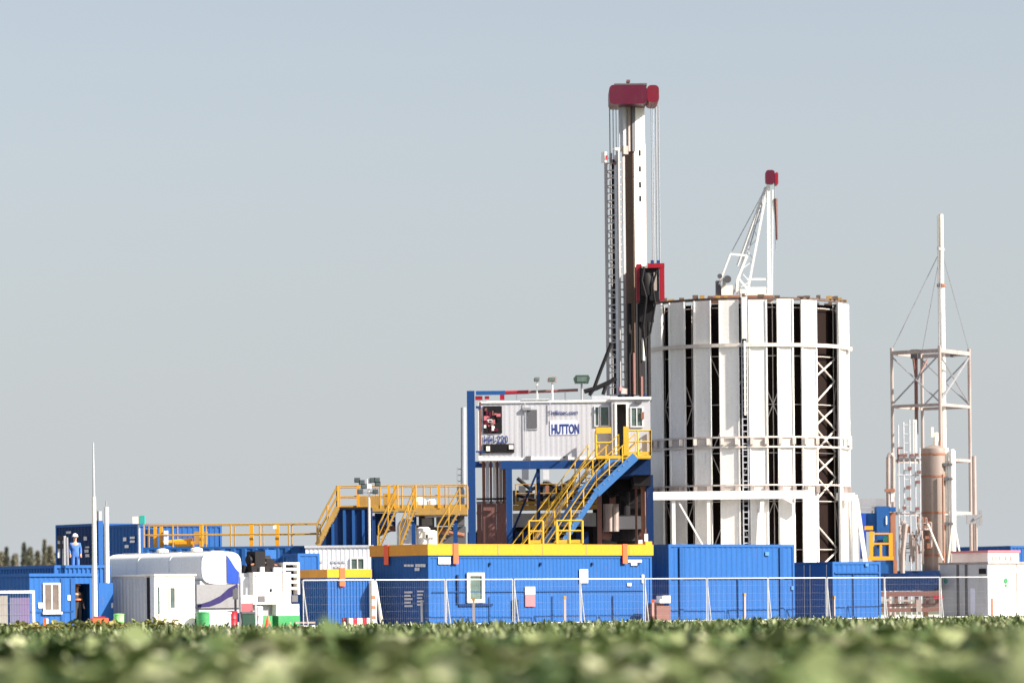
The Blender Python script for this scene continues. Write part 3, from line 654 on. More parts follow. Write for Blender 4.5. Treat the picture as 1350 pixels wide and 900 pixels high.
# poles
g = thing('flagpole', (X(125.3,138,815), 138, 0), 'tall pale flagpole standing in a red block in front of the office', 'pole')
MB().tube((0,0,.3),(0,0,Z(123,655,138)),.10,10,.075).out('lower_pole', CREAM, g, smooth=True); MB().tube((0,0,Z(123,655,138)),(-.0,0,Z(122,583,138)),.05,8,.022).out('upper_pole', GREY, g, smooth=True)
g2 = thing('ballast_block', (X(130,137.6), 137.7, 0), 'red plastic ballast block at the foot of the flagpole', 'ballast', R(20))
MB().box(-.3,-.22,.05,.3,.22,.62).out('body', ORNG, g2); MB().box(-.2,-.12,.62,.2,.12,.68).out('cap', RED, g2)
g = thing('white_pole', (X(141,149.5), 149.5, 0), 'shorter white pole right of the flagpole', 'pole')
MB().tube((0,0,0),(0,0,Z(141,668,149.5)),.10,10).out('shaft', CREAM, g, smooth=True); MB().tube((0,0,Z(141,668,149.5)),(0,0,Z(140,660,149.5)),.03,6).out('tip', STEEL, g)

# ================================================================== axis-aligned helper for the rig area
class Loc:
    """pixel -> local coordinates of a thing standing at pixel px, depth Y (rot about z)"""
    def __init__(s, px, Y, py=760, rot=0.):
        s.o = Vector((X(px, Y, py), Y, 0)); s.rot = rot; s.Y = Y; s.inv = Matrix.Rotation(-rot, 3, 'Z')
    @property
    def loc(s): return tuple(s.o)
    def __call__(s, px, py, Y=None): return s.inv @ (W(px, py, s.Y if Y is None else Y) - s.o)
    def box(s, mb, px0, py0, px1, py1, y0, y1):
        """box whose front face (depth y0) covers that pixel rectangle"""
        a = W(px0, (py0+py1)/2, y0).x - s.o.x; b = W(px1, (py0+py1)/2, y0).x - s.o.x; m = (px0+px1)/2
        return mb.box(a, y0 - s.o.y, Z(m, py1, y0), b, y1 - s.o.y, Z(m, py0, y0))

# ---------------- mud tank with yellow walkway
Y = 166.0; q = Loc(190, Y)
t = thing('mud_tank', q.loc, 'long low blue mud tank carrying the lower yellow walkway railing', 'mud tank')
zt = Z(300, 720, Y); xr = q(419,720).x
b = MB(); corrugated(b,(0,0),(xr,0),.3,zt-.1,.05,.5); b.box(0,.02,zt-.1,xr,2.5,zt); b.box(0,.06,.3,xr,2.5,zt-.11); b.out('tank_wall', BLUE2, t)
r_ = MB(); ring_rail(r_, [(0,.05,zt),(xr,.05,zt)], h=1.02, step=1.25, r=.035, toe=False); r_.out('handrail', YELR, t)
r_ = MB(); ring_rail(r_, [(0,2.4,zt),(xr,2.4,zt)], h=1.02, step=1.25, r=.03, toe=False); r_.out('handrail', YELR, t)
pp = MB()
for px in (201, 209): pp.box(q(px,700).x,.5,zt,q(px+4,700).x,.7,zt+.95)
for px in (262, 328, 362): pp.box(q(px,700).x,.4,zt,q(px+5,700).x,.6,zt+1.05)
pp.outs('rail_post', YELL, t)
m_ = MB(); q.box(m_, 256, 700, 272, 717, Y+1.0, Y+1.6); m_.out('motor', OCHRE, t)
m_ = MB(); q.box(m_, 230, 713, 254, 720, Y+.3, Y+1.2); m_.tube(q(214,716,Y+.8), q(254,712,Y+.8), .12); m_.out('pipe', YELL, t)
m_ = MB(); q.box(m_, 216, 699, 221, 718, Y+.3, Y+.6); m_.out('cylinder', LGREY, t)
m_ = MB(); q.box(m_, 360, 692, 364, 697, Y+.3, Y+.5); m_.out('lamp', CREAM, t)

# ---------------- navy shaker tank with sloped side, upper platform
Y = 164.0; q = Loc(420, Y)
t = thing('shaker_tank', q.loc, 'dark navy tank with sloped left side and ribs under the upper platform', 'tank')
pts = [(420,719),(447,668),(489,668),(489,719)]
pz = [(q(*p_).x, q(*p_).z) for p_ in pts]; pz = [(pz[0][0], .3)] + pz + [(pz[3][0], .3)]
MB().prism(pz, 'y', 0, 1.8).out('tank_wall', NAVY, t)
rb = MB()
for px, yt in ((437,690),(452,672),(464,672),(477,672),(486,672)):
    rb.box(q(px,yt).x,-.10,.4,q(px+3.6,yt).x,-.005,Z(px,yt,Y))
rb.out('rib', BLUE2, t)
rb = MB(); q.box(rb, 447, 668, 489, 671, Y-.12, Y+.02); rb.out('top_edge', BLACK, t)
Y = 163.2; q = Loc(420, Y)
t = thing('walkway_stair', q.loc, 'pale yellow stair climbing from the lower to the upper walkway over the navy tank', 'stair')
stair(t, q(418,718), q(445,668), (0,.8,0), OCHRE, YELR, rail_h=.95)
Y = 166.2; q = Loc(445, Y)
t = thing('upper_platform', q.loc, 'raised ochre walkway platform with yellow railing left of the blue rig frame', 'platform')
zf = Z(530, 670, Y); xe = q(616,670).x; x5 = q(540,670).x
b = MB(); b.box(0,0,zf-.12,x5,2.4,zf); b.box(x5,0,zf-.30,xe,2.4,zf); b.out('deck', OCHRE, t)
r_ = MB(); ring_rail(r_, [(0,2.3,zf),(0,.04,zf),(xe,.04,zf)], h=1.05, step=1.05, r=.036); r_.out('handrail', YELR, t)
r_ = MB(); ring_rail(r_, [(0,2.3,zf),(xe,2.3,zf)], h=1.05, step=.9, r=.03); r_.out('handrail', YELR, t)
for px in (492,545,600):
    x = q(px,700).x; MB().box(x-.09,.2,0,x+.09,.38,zf-.31).box(x-.09,2.0,0,x+.09,2.2,zf-.31).out('leg', RIGBL, t)
b = MB()
for px in (445,470,511,519,545,577): x = q(px,650).x; b.box(x,-.03,zf,x+.12,.03,zf+1.08)
b.outs('rail_post', YELL, t)
m_ = MB(); q.box(m_, 472, 655, 500, 668, Y+.8, Y+1.8); q.box(m_, 505, 650, 520, 668, Y+1.0, Y+1.6); m_.out('pump', OCHRE, t)
m_ = MB(); m_.lathe([(.35,0),(.35,.25),(.2,.42),(.02,.46)],14,tuple(q(553,668,Y+1.2))); m_.lathe([(.2,0),(.2,.3),(.1,.36)],12,tuple(q(569,668,Y+1.2))); m_.out('dome', WHITE, t, smooth=True)
# two steep yellow stairs
Y = 163.6
for (pa, pb, lb) in (((499,716),(524,668),'steep ochre stair left of the white arched tank'), ((527,716),(548,668),'steep ochre stair running down over the white arched tank')):
    q = Loc(pa[0], Y); t = thing('tank_stair', q.loc, lb, 'stair', 0, 'steep stairs to the upper platform')
    stair(t, q(pa[0],722), q(*pb), (0,.8,0), YELR, YELR, rail_h=1.0, sw=.08)
q = Loc(577, Y); t = thing('tank_stair', q.loc, 'steep dark ochre stair just left of the tall blue rig frame', 'stair', 0, 'steep stairs to the upper platform')
stair(t, q(577,722), q(606,672), (0,.8,0), OCHRE, YELR, rail_h=1.0, sw=.08)
# arched tank, shaker, pipes under the platform
Y = 166.9; q = Loc(536, Y); t = thing('arched_tank', q.loc, 'white round-topped tank under the upper platform', 'tank')
a0, a1 = q(523,700).x, q(548.5,700).x; zc = Z(536,696,Y); rr = (a1-a0)/2; cx = (a0+a1)/2
arc = [(cx + rr*math.cos(math.pi*k/14), zc + rr*math.sin(math.pi*k/14)) for k in range(15)] + [(a0,.3),(a1,.3)]
MB().prism(arc, 'y', 0, 1.2).out('body', WHITE, t, smooth=True)
b_ = MB(); arc2 = [(cx + (rr-.12)*math.cos(math.pi*k/14), zc + (rr-.12)*math.sin(math.pi*k/14)) for k in range(15)] + [(a0+.12,.4),(a1-.12,.4)]
b_.prism(arc2, 'y', -.03, -.004); b_.out('front_plate', LGREY, t)
Y = 168.0; q = Loc(575, Y); t = thing('shale_shaker', q.loc, 'grey and dark shaker machinery behind the white drums under the walkway', 'machine')
m_ = MB(); q.box(m_, 552, 672, 572, 700, Y+.6, Y+1.6); q.box(m_, 575, 680, 612, 692, Y+.4, Y+1.6); q.box(m_,548,692,552,720,Y,Y+.3); q.box(m_,570,694,614,722,Y+1.0,Y+1.9); m_.out('frame', DGREY, t)
m_ = MB(); q.box(m_, 556, 683, 570, 692, Y+.3, Y+.59); m_.tube(q(560,680,Y+.2), q(612,676,Y+.2), .1); m_.out('screen', STEEL, t)
m_ = MB(); q.box(m_, 494,676,521,700,Y+1.2,Y+1.9); q.box(m_,549,674,616,680,Y+1.2,Y+1.9); m_.out('motor', NAVY, t); m_ = MB(); m_.tube(q(497,704,Y+.8),q(520,694,Y+.8),.14); m_.tube(q(582,700,Y+.3),q(612,706,Y+.3),.12); q.box(m_,500,668.5,514,675,Y+.9,Y+1.3); m_.out('pipe', RUST, t)
Y = 165.4
for i,(px, hh, lb) in enumerate(((559,.85,'white drum left of its twin beside the dark stair'),(568,.7,'white drum touching the dark ochre stair'))):
    zb = Z(px,719,Y); q = Loc(px, Y); t = thing('white_drum', q.loc, lb, 'drum')
    MB().lathe([(.3,0),(.3,zb+.3),(.32,zb+.32),(.3,zb+.36),(.3,zb+hh-.06),(.2,zb+hh)],16).out('body', WHITE, t, smooth=True); MB().box(-.2,-.33,zb+.35,.2,-.305,zb+hh-.2).out('label_plate', CREAM, t)
# light mast with two clusters
Y = 162.0; q = Loc(487.5, Y)
t = thing('light_mast', q.loc, 'thin white mast with two dark floodlight clusters above the yellow walkway', 'light mast')
MB().tube((0,0,0),(0,0,Z(487,634,Y)),.05,8).out('pole', CREAM, t)
zz = Z(487,650,Y); MB().box(q(472,640).x,-.03,zz,q(500,640).x,.03,zz+.06).out('crossbar', STEEL, t)
for px, py in ((471,633),(477,636),(480,641),(475,648),(491,633),(497,633),(498,638),(495,648)):
    c = q(px,py); hd = MB().box(c.x-.13,-.12,c.z-.1,c.x+.13,.08,c.z+.12).out('lamp_head', DGREY, t); MB().box(c.x-.09,-.135,c.z-.06,c.x+.09,-.122,c.z+.08).out('lens', GLASS, hd)
MB().box(q(487,640).x-.1,-.09,Z(487,644,Y),q(487,640).x+.1,.02,Z(487,634,Y)+.1).out('control_box', WHITE, t)
# grey lattice column behind the frame
Y = 176.0; q = Loc(609, Y); t = thing('vent_stack', q.loc, 'pale grey vent stack with ladder cage left of the blue rig frame', 'stack')
MB().tube(q(611,640),q(611,537),.13,10).tube((0,0,0),(0,0,q(609,640).z),.16,10).out('pipe', GREY, t)
m_ = MB(); m_.tube(q(603,665),q(603,616),.03,5); m_.tube(q(608,665),q(608,616),.03,5)
for py in range(618,665,8): m_.tube(q(603,py),q(608,py),.025,5)
m_.out('ladder', GALV, t)

# ---------------- rig frame and floor
Y = 170.4; q = Loc(622, Y)
t = thing('rig_substructure', q.loc, 'tall dark blue steel frame carrying the white doghouse', 'steel frame')
def bb(px0, py0, px1, py1, y0, y1, name, mat, par=None):
    m_ = MB(); q.box(m_, px0, py0, px1, py1, y0, y1); return m_.out(name, mat, par or t)
zg = lambda px: 797 + (px-675)*-.0105 + 27  # ground pixel row at this depth
bb(617,515,627,824,Y,Y+.35,'leg',RIGBL); bb(627.3,515,666,520,Y+.05,Y+.3,'top_beam',BLUE2)
bb(627.3,535,634,538,Y+.08,Y+.2,'brace',RIGBL); bb(627.3,594,640,596,Y+.08,Y+.2,'brace',RIGBL)
bb(660,607,786,617.5,Y,Y+.4,'floor_beam',RIGBL); bb(668,617.8,676,824,Y,Y+.35,'leg',RIGBL); bb(708,617.8,713,824,Y+.1,Y+.4,'leg',NAVY)
bb(628,656,668,658.5,Y+.5,Y+.6,'brace',BLACK)
bb(617,515,626,824,Y+4.5,Y+4.85,'leg',RIGBL); bb(668,617.8,676,824,Y+4.5,Y+4.85,'leg',RIGBL); bb(617,607,800,615,Y+4.5,Y+4.9,'floor_beam',RIGBL)
m_ = MB(); m_.beam(q(676,700,Y+4.6), q(708,622,Y+4.6), .1); m_.beam(q(713,700,Y+4.6), q(776,622,Y+4.6), .12); m_.out('brace', NAVY, t)
# rig floor right part
bb(786,604,858,626,Y+.3,Y+8,'rig_floor',NAVY)
bb(836,622,858,640,Y+.5,Y+7,'floor_girder',BLACK)
bb(788,627,794,824,Y+2,Y+2.3,'leg',BROWNP); bb(846,641,851,824,Y+1.2,Y+1.5,'leg',RUST); bb(838,641,841,824,Y+1.8,Y+2.0,'leg',BROWNP); bb(853,627,862,824,Y+1,Y+1.5,'leg',NAVY)
bb(782,626,862,824,Y+6.2,Y+6.4,'shade_backing',BLACK); bb(804,652,812,700,Y+5.6,Y+6,'brace',BROWNP); bb(626.5,522,636,527,Y+.1,Y+.25,'pipe_clamp',RED); bb(639,522,645,526,Y+.1,Y+.25,'pipe_clamp',RED); bb(632,530,634.5,600,Y+.15,Y+.3,'riser',BROWNP)  # black sheet at the back stands in for shade under the floor
bb(617,700,790,824,Y+9.4,Y+9.6,'shade_backing',BLACK)  # another black sheet deepening the shade behind the legs
# pipe bundle left
pipes = ((638,4.2,RUST),(643,4.2,LGREY),(647.5,3,BROWNP),(652,3.6,WHITE),(656,3.6,BROWNP),(660.3,4,RUSTL),(665,4.6,BROWNP))
t = thing('pipe_rack', Loc(650, Y+1.2).loc, 'bundle of upright grey and brown pipes beneath the left end of the doghouse', 'pipe bundle')
q = Loc(650, Y+1.2)
for px, wpx, mat in pipes:
    x = q(px,660).x; MB().tube((x,0,3.0),(x,0,Z(px,606,Y+1.2)),wpx/2/28,8).out('pipe', mat, t)
m_ = MB(); 
for i in range(6): m_.box(q(629+i*6.4,690).x,-.3,0.2,q(635.2+i*6.4,690).x,-.2,Z(640,664,Y+1.5))
m_.out('rack_plate', BROWNP, t)
m_ = MB()
for py in (662,676,700): m_.box(q(628,py).x,.2,Z(640,py,Y+1.4)-.05,q(667,py).x,.28,Z(640,py,Y+1.4)+.05)
m_.out('rack_bar', STEEL, t)

# ---------------- doghouse
DOGW = paint('doghouse_wall', (.43,.43,.46), .6, dirt=.22, dcol=(.30,.29,.29))
Y = 170.6; q = Loc(632, Y, 600)
t = thing('doghouse', q.loc, 'large white cabin with blue lettering raised on the dark blue rig frame', 'doghouse')
z0, z1 = Z(735,606,Y), Z(735,527.5,Y); xe = q(808,565).x
b = MB(); corrugated(b,(0,0),(xe,0),z0+.12,z1-.1,.004,.24); corrugated(b,(0,0),(0,2.6),z0+.12,z1-.1,.004,.24,(-1,0)); corrugated(b,(0,2.6),(xe,2.6),z0+.12,z1-.1,.004,.24,(0,1)); b.box(.03,.03,z1-.1,xe,2.57,z1-.06); b.out('wall', DOGW, t)
f = MB(); f.box(-.03,-.05,z0,xe,2.65,z0+.12); f.box(-.03,-.05,z1-.1,xe,.05,z1); f.box(-.03,2.58,z1-.1,xe,2.65,z1); f.box(-.03,.05,z1-.1,.05,2.58,z1); f.box(-.04,-.04,z0+.12,.10,.1,z1-.1); f.out('frame', WHITE, t)
def dbox(px0,py0,px1,py1,name,mat,o0=.004,o1=.035,par=None):
    a_, b_ = q(px0,py0), q(px1,py1); return MB().box(a_.x,-o1,Z((px0+px1)/2,py1,Y),b_.x,-o0,Z((px0+px1)/2,py0,Y)).out(name, mat, par or t)
pn = dbox(637,535,662,571,'equipment_panel',BLACK)
for i in range(26):
    a_ = 637.8 + random.random()*19; c_ = 536 + random.random()*29
    dbox(a_,c_,a_+random.choice((3,4,5.5)),c_+random.choice((2.5,4,6)),'panel_fitting',random.choice((BLACK,CRIM,WHITE,BLACK,PINK,BROWNP,CRIM)),.037,.055+.002*i,pn)
hp = dbox(637,585,678,596.5,'hose_panel',BLACK,.004,.06); dbox(641,588,646,594.5,'panel_fitting',CREAM,.062,.1,hp); dbox(671,586.5,677,592,'panel_fitting',CREAM,.062,.1,hp)
dbox(693,537,709,566,'hatch',GREY); dbox(695,540,708,564,'vent_grille',DGREY,.037,.06); dbox(689,537,700,540.5,'lamp',STEEL,.037,.12)
dbox(725,554,761,573,'sign_board',LAVEN,.004,.022)
letters('lettering', 'HUTTON', .62, t, q(727,572).x, Z(740,571.3,Y), TXTB, .03, .022, .50)
letters('lettering', 'HH-220', .50, t, q(637.5,584).x, Z(655,584,Y), TXTB, .03, .006, .70)
letters('lettering', 'Drillmec.com', .26, t, q(723,546).x, Z(740,546,Y), TXTB, .03, .004, .98)
for px0, px1 in ((783.5,790),(790.8,803.5)): window(t, q(px0,550).x, q(px1,550).x, Z(793,562,Y), Z(793,535,Y), fw=.05, mull=False, fm=LGREY, gm=GLASG)
for px in (697, 746): dbox(px-3,601,px+3,607,'lifting_lug',DGREY,-.02,.12)
cn = MB(); cn.path([(q(688,526).x,-.06,z1+.04),(q(724,526).x,-.06,z1+.04)],.03); 
for px in (692, 725): cn.tube((q(px,540).x,-.06,z0+.2 if px<700 else z1-1.0),(q(px,530).x,-.06,z1-.1),.018,5)
cn.out('cable', GREY, t)
# driller's cabin at the right end
Y = 170.3; q = Loc(807, Y, 600); t = thing('driller_cabin', q.loc, 'small white driller cabin with open dark doorway behind the yellow landing rail', 'cabin')
z0, z1 = Z(830,603,Y), Z(830,523,Y); xe = q(857.5,560).x
d0, d1 = q(812,560).x, q(827,560).x; zdt = Z(820,532,Y)
b = MB(); b.box(0,0,z0,d0,.1,z1-.12); b.box(d1,0,z0,xe,.1,z1-.12); b.box(d0,0,zdt,d1,.1,z1-.12); b.box(0,.1,z0,.1,2.4,z1-.12); b.box(xe-.1,.1,z0,xe,2.4,z1-.12); b.box(.1,2.3,z0,xe-.1,2.4,z1-.12); b.out('wall', DOGW, t)
MB().box(-.05,-.07,z1-.12,xe+.05,2.45,z1).out('roof', WHITE, t)
MB().box(.1,1.1,z0,xe-.1,1.15,z1-.13).out('inner_wall', DGREY, t)
f = MB(); f.box(d0-.05,-.04,z0,d0+.05,-.003,zdt+.06); f.box(d1-.05,-.04,z0,d1+.05,-.003,zdt+.06); f.box(d0+.05,-.04,zdt-.02,d1-.05,-.003,zdt+.06); f.out('door_frame', WHITE, t)
window(t, q(831,550).x, q(848,550).x, Z(840,563,Y), Z(840,536,Y), fw=.06, fm=LGREY, gm=GLASG)
dbox(838,527,846,531.5,'lamp',DGREY,.004,.12); dbox(845,543,849,552,'fitting',RUST,.05,.09)
# landing with yellow rail
Y = 169.2; q = Loc(786, Y, 600); t = thing('landing', q.loc, 'landing with bright yellow railing in front of the driller cabin door', 'landing')
zf = Z(830,600,Y); xa, xb = q(786,600).x, q(858,600).x
MB().box(xa,0,zf-.14,xb,1.1,zf).out('deck', YELB, t)
r_ = MB(); ring_rail(r_, [(q(824,600).x,.03,zf),(xb,.03,zf),(xb,1.0,zf)], h=1.15, step=.75, r=.045); ring_rail(r_, [(xa,.03,zf),(xa,1.0,zf)], h=1.15, step=.9, r=.045)
r_.tube((xa,.03,zf+1.15),(q(805,600).x,.03,zf+1.15),.045,6).tube((xa,.03,zf+.6),(q(805,600).x,.03,zf+.6),.045,6); r_.out('handrail', YELB, t)
r_ = MB(); q.box(r_, 822,562,829,600,Y-.06,Y-.02); q.box(r_,786,563,806,571,Y-.02,Y+.02); r_.out('kick_plate', YELB, t)
# long stairs
Y = 168.6
q = Loc(742, Y); t = thing('rig_stair', q.loc, 'light blue stair with yellow handrails climbing to the driller cabin', 'stair')
pb = W(742,715,Y) - q.o; pt = W(838,600,Y) - q.o; d_ = (pt-pb); zl = pb.z; pb0 = pb + d_*(-zl/d_.z)*.98
# upper part is less steep in the photo: two runs
pm = W(786,650,Y) - q.o
pt.z = W(838,601,Y).z; kk = (pm-pb); pb0 = pb - kk*((pb.z-.1)/kk.z)
stair(t, pb0, pm, (-.75,.65,0), LBLUE, YELB, rail_h=1.05, sw=.26); stair(t, pm, pt, (-.75,.65,0), LBLUE, YELB, rail_h=1.05, sw=.4)
Y = 169.4; q = Loc(703, Y); t = thing('rig_stair', q.loc, 'yellow railed stair left of the light blue stair under the doghouse', 'stair')
pb = W(716,715,Y) - q.o; pt = W(790,618,Y) - q.o; kk = pt-pb; stair(t, pb - kk*((pb.z-.1)/kk.z), pt, (-.5,.7,0), LAVEN, YELB, rail_h=1.15, sw=.16)
Y = 168.0; q = Loc(698, Y); t = thing('stair_landing', q.loc, 'yellow railed landing at the foot of the blue stair just above the cabin roof', 'landing')
zf = Z(733,716,Y); MB().box(0,0,zf-.15,q(768,716).x,1.6,zf).out('deck', YELB, t)
r_ = MB(); ring_rail(r_, [(0,.03,zf),(q(716,716).x,.03,zf)], h=1.05, step=.6, r=.045); ring_rail(r_, [(q(734,716).x,.03,zf),(q(768,716).x,.03,zf)], h=1.05, step=.55, r=.05); r_.out('handrail', YELB, t)
for px in (700,766): MB().box(q(px,716).x-.07,.1,0,q(px,716).x+.07,.24,zf-.15).out('leg', RIGBL, t)
# machinery behind, under the rig floor
Y = 176.5; q = Loc(735, Y); t = thing('mud_pump', q.loc, 'grey tank and pump machinery seen through the blue frame under the doghouse', 'machine')
def mb_(px0, py0, px1, py1, y0, y1, name, mat): m_ = MB(); q.box(m_, px0, py0, px1, py1, y0, y1); m_.out(name, mat, t)
mb_(676,676,786,694,Y,Y+1.8,'tank',STEEL); mb_(676,646,702,664.8,Y+1.9,Y+2.4,'dark_backing',DGREY); mb_(712,640,786,664.8,Y+1.9,Y+2.4,'dark_backing',BLACK); mb_(676,665,788,671,Y-.4,Y+1.6,'deck',OCHRE); mb_(676,694.3,786,824,Y+.3,Y+1.6,'base',BLACK)  # dark slabs added behind the pumps to darken the gap
m_ = MB()
for px,py,w_,h_ in ((684,640,9,25),(697,650,8,15),(716,634,8,31),(727,648,12,17),(742,642,8,23),(757,650,14,15),(774,636,9,29)): q.box(m_, px, py, px+w_, py+h_, Y+.3+random.random()*.5, Y+1.3)
m_.out('pump', DGREY, t)
m_ = MB()
for px,py,w_,h_ in ((690,656,6,8),(719,640,5,12),(735,656,6,9),(750,634,7,10),(768,655,6,9),(765,640,4,12)): q.box(m_, px, py, px+w_, py+h_, Y-.1, Y+.25)
m_.out('valve', random.choice((GREEN, RUST)), t)
m_ = MB(); m_.path([q(682,630),q(700,645),q(722,636),q(745,650),q(785,640)], .09); m_.path([q(680,652),q(710,660),q(760,628)], .08); m_.out('hose', BLACK, t)
m_ = MB(); ring_rail(m_, [(q(680,665).x,-.35,Z(733,665,Y)),(q(786,665).x,-.35,Z(733,665,Y))], h=1.0, step=1.1, r=.03); m_.out('handrail', YELR, t)
m_ = MB(); q.box(m_, 679,700,700,712,Y-.4,Y+.2); q.box(m_,760,700,776,716,Y-.5,Y+.2); m_.outs('skid', NAVY, t)
m_ = MB(); q.box(m_, 780,620,786,664,Y+1,Y+1.5); q.box(m_, 688,618,697,632,Y+1,Y+1.5); q.box(m_, 716,619,724,632,Y+1,Y+1.5); m_.out('cylinder', LGREY, t)
# wellhead / blowout preventer
Y = 174.5; q = Loc(825, Y); t = thing('wellhead', q.loc, 'brown and dark wellhead stack with flanges in the shade under the rig floor', 'wellhead')
prof = [(.35,2),(.35,3.1),(.62,3.12),(.62,3.3),(.4,3.32),(.4,3.9),(.7,3.95),(.7,4.6),(.45,4.65),(.45,5.0),(.6,5.02),(.6,5.15),(.25,5.2),(.25,6.3)]
MB().lathe(prof, 18).out('preventer', BLACK, t)
m_ = MB(); m_.tube((-1.1,0,4.3),(1.1,0,4.3),.28,12); m_.tube((.9,-.2,3.4),(.9,-.2,6.3),.09); m_.out('ram', BROWNP, t)
m_ = MB(); q.box(m_, 796,664,816,700,Y-1.2,Y-.7); m_.tube(q(803,700,Y-1.4),q(803,664,Y-1.4),.18,10); m_.tube(q(811,700,Y-1.4),q(811,668,Y-1.4),.15,10); m_.out('accumulator', RUSTL, t)
m_ = MB(); q.box(m_, 816,680,852,697,Y-1.0,Y-.3); m_.out('tank', DGREY, t)
m_ = MB(); q.box(m_, 835,634,842,643,Y-.8,Y-.5); m_.out('valve', RUSTL, t)
m_ = MB(); m_.path([q(796,640,Y-1),q(805,655,Y-1),q(815,650,Y-1),q(830,665,Y-1),q(845,660,Y-1)], .08); m_.out('hose', BLACK, t)
g = thing('white_valve_post', (X(851,158.5), 158.9, 0), 'small white fitting sticking up at the right end of the yellow rim', 'fitting')
MB().box(-.3,-.1,0,.25,.1,Z(848,716,158.5)).out('support', YELL, g); MB().box(-.02,-.08,Z(848,716,158.5),.14,.08,Z(848,703,158.5)).box(-.28,-.08,Z(848,716,158.5),-.1,.08,Z(848,711,158.5)).out('fitting_body', WHITE, g)

# roof items
Y = 171.2
for i,(px,w_,h_,lb,mat) in enumerate(((708,9,6,'small round floodlight above the doghouse roof, leftmost of three',STEEL),(728,14,7,'pale brown floodlight pair on a white stalk above the lettering',RUSTL),(767,22,11,'large dark green floodlight above the right end of the doghouse',paint('dark_green_lamp',(.04,.07,.05),.4)))):
    q = Loc(px, Y, 520); zr = Z(px, 526, Y); zc = Z(px, 500, Y)
    t = thing('floodlight', tuple(q.o + Vector((0,0,0))), lb, 'floodlight', 0, 'floodlights over the doghouse roof')
    t.location.z = zr
    MB().tube((0,.1,-.05),(0,.1,zc-zr),.045,8).out('stalk', WHITE if i < 2 else STEEL, t)
    hw, hh_ = w_/56, h_/56
    sp = MB().prism([(-hw,hh_*.2),(-hw*.7,hh_),(hw*.8,hh_),(hw,hh_*.3),(hw*.8,-hh_),(-hw*.8,-hh_)], 'y', -.18, .2).out('lamp_head', mat, t); sp.location.z = zc-zr
    ln = MB().box(-hw*.6,-.2,-hh_*.6,hw*.6,-.185,hh_*.6).out('lens', GLASG, sp)
Y = 171.6; q = Loc(665, Y, 517); t = thing('roof_pipe', q.loc, 'horizontal pipe, red at its left end then brown, lying along the doghouse roof', 'pipe')
MB().tube(q(664,517.5),q(697,516.5),.09,8).box(q(659,520).x,-.1,q(660,527).z,q(665,520).x,.1,q(660,516).z).out('red_pipe', RED, t); MB().tube(q(697.3,516.5),q(762,514),.07,8).out('brown_pipe', BROWNP, t)
MB().box(q(681,520).x-.03,-.05,q(681,528).z,q(681,520).x+.03,.05,q(681,519).z).box(q(745,520).x-.03,-.05,q(745,528).z,q(745,520).x+.03,.05,q(745,517).z).out('support', GREY, t)
Y = 172.5; q = Loc(790, Y, 517); t = thing('rotary_hose', q.loc, 'black hose and arm rising from the doghouse roof to the mast', 'hose')
MB().path([q(777,521),q(783,512),q(793,485),q(806,452)],.085,8).out('hose', BLACK, t); MB().path([q(770,516),q(785,512),q(805,503),q(812,498)],.11,8).out('arm', BLACK, t); MB().path([q(795,520),q(799,507)],.09,8).out('leg', BLACK, t)
MB().box(-.35,-.2,Z(777,527,Y),.5,.2,Z(777,522,Y)).out('base', GREY, t)

# ================================================================== MAST
fr = Fr(838, 176.0, TH, 400)
t = thing('drilling_mast', (fr.x0, 176.0, 0), 'tall white hydraulic drilling mast with red crown block', 'drilling mast', TH)
zT = Z(840,141,176); zF = Z(840,520,176)
Lx, Ly_ = fr.lx(856.5), fr.ly(829)
zM = Z(840,352,176); MB().box(0,0,zM,Lx,Ly_,zT).out('column', WHITE, t); MB().box(.02,.02,zF,Lx-.1,Ly_-.02,zM).out('lower_column', BLACK, t)
MB().box(-.05,.04,Z(840,520,176),-.004,Ly_-.04,Z(840,185,176)).out('shade_strip', paint('shade_brown', (.13,.075,.05), .6, dirt=.5), t)  # brown strip puts the shade of this column face into colour
MB().box(-.09,.08,Z(840,195,176),-.052,.35,Z(840,150,176)).out('guide_shoe', BLACK, t)
for py in (201,222,243,261): MB().box(Lx*.42,-.02,Z(845,py+3.5,176),Lx*.60,-.003,Z(845,py-3.5,176)).out('slot', BLACK, t)
MB().box(Lx+.0,.05,Z(858,345,176),Lx+.10,.25,Z(858,188,176)).out('lit_rail', RUSTL, t)
# crown block (rounded), in the same frame
c_, s_ = math.cos(TH), math.sin(TH)
def rrect(a0, b0, a1, b1, r, n=5):
    P_ = []
    for cx_, cy_, s0 in ((a1-r,b0+r,-90),(a1-r,b1-r,0),(a0+r,b1-r,90),(a0+r,b0+r,180)):
        for k in range(n+1): a = R(s0+90*k/n); P_.append((cx_+r*math.cos(a), cy_+r*math.sin(a)))
    return P_
def crown(px0, px1, py0, py1, y0_, y1_, name, mat, r=.25):
    a_, b2 = W(px0, py1, 176), W(px1, py0, 176); xo, yo = fr.x0, fr.D
    o_ = MB().prism(rrect(a_.x-xo, Z(835,py1,176), b2.x-xo, Z(835,py0,176), r), 'y', y0_, y1_).out(name, mat, t, smooth=True)
    o_.rotation_euler = (0,0,-TH); return o_
crown(802.5,851.5,116.5,141.5,-1.2,.9,'crown_block',CRIM,.2)
crown(852,867.5,116.8,139.5,-1.1,1.1,'crown_sheave',CRIM_SUN,.2)
crown(848,857,121,136,-.6,.6,'crown_shaft',CRIM,.1)
crown(809,852,113.5,116.2,-.9,.6,'top_plate',DGREY,.02)
crown(827,829,109.5,113.2,-.3,0,'beacon_stalk',DGREY,.01)
crown(825.5,830.5,106.5,109.4,-.35,.1,'beacon',BROWNP,.03)
def m2(px, py, Yd):
    v_ = W(px, py, Yd) - Vector((fr.x0, fr.D, 0)); return Vector((v_.x*c_+v_.y*s_, -v_.x*s_+v_.y*c_, v_.z))
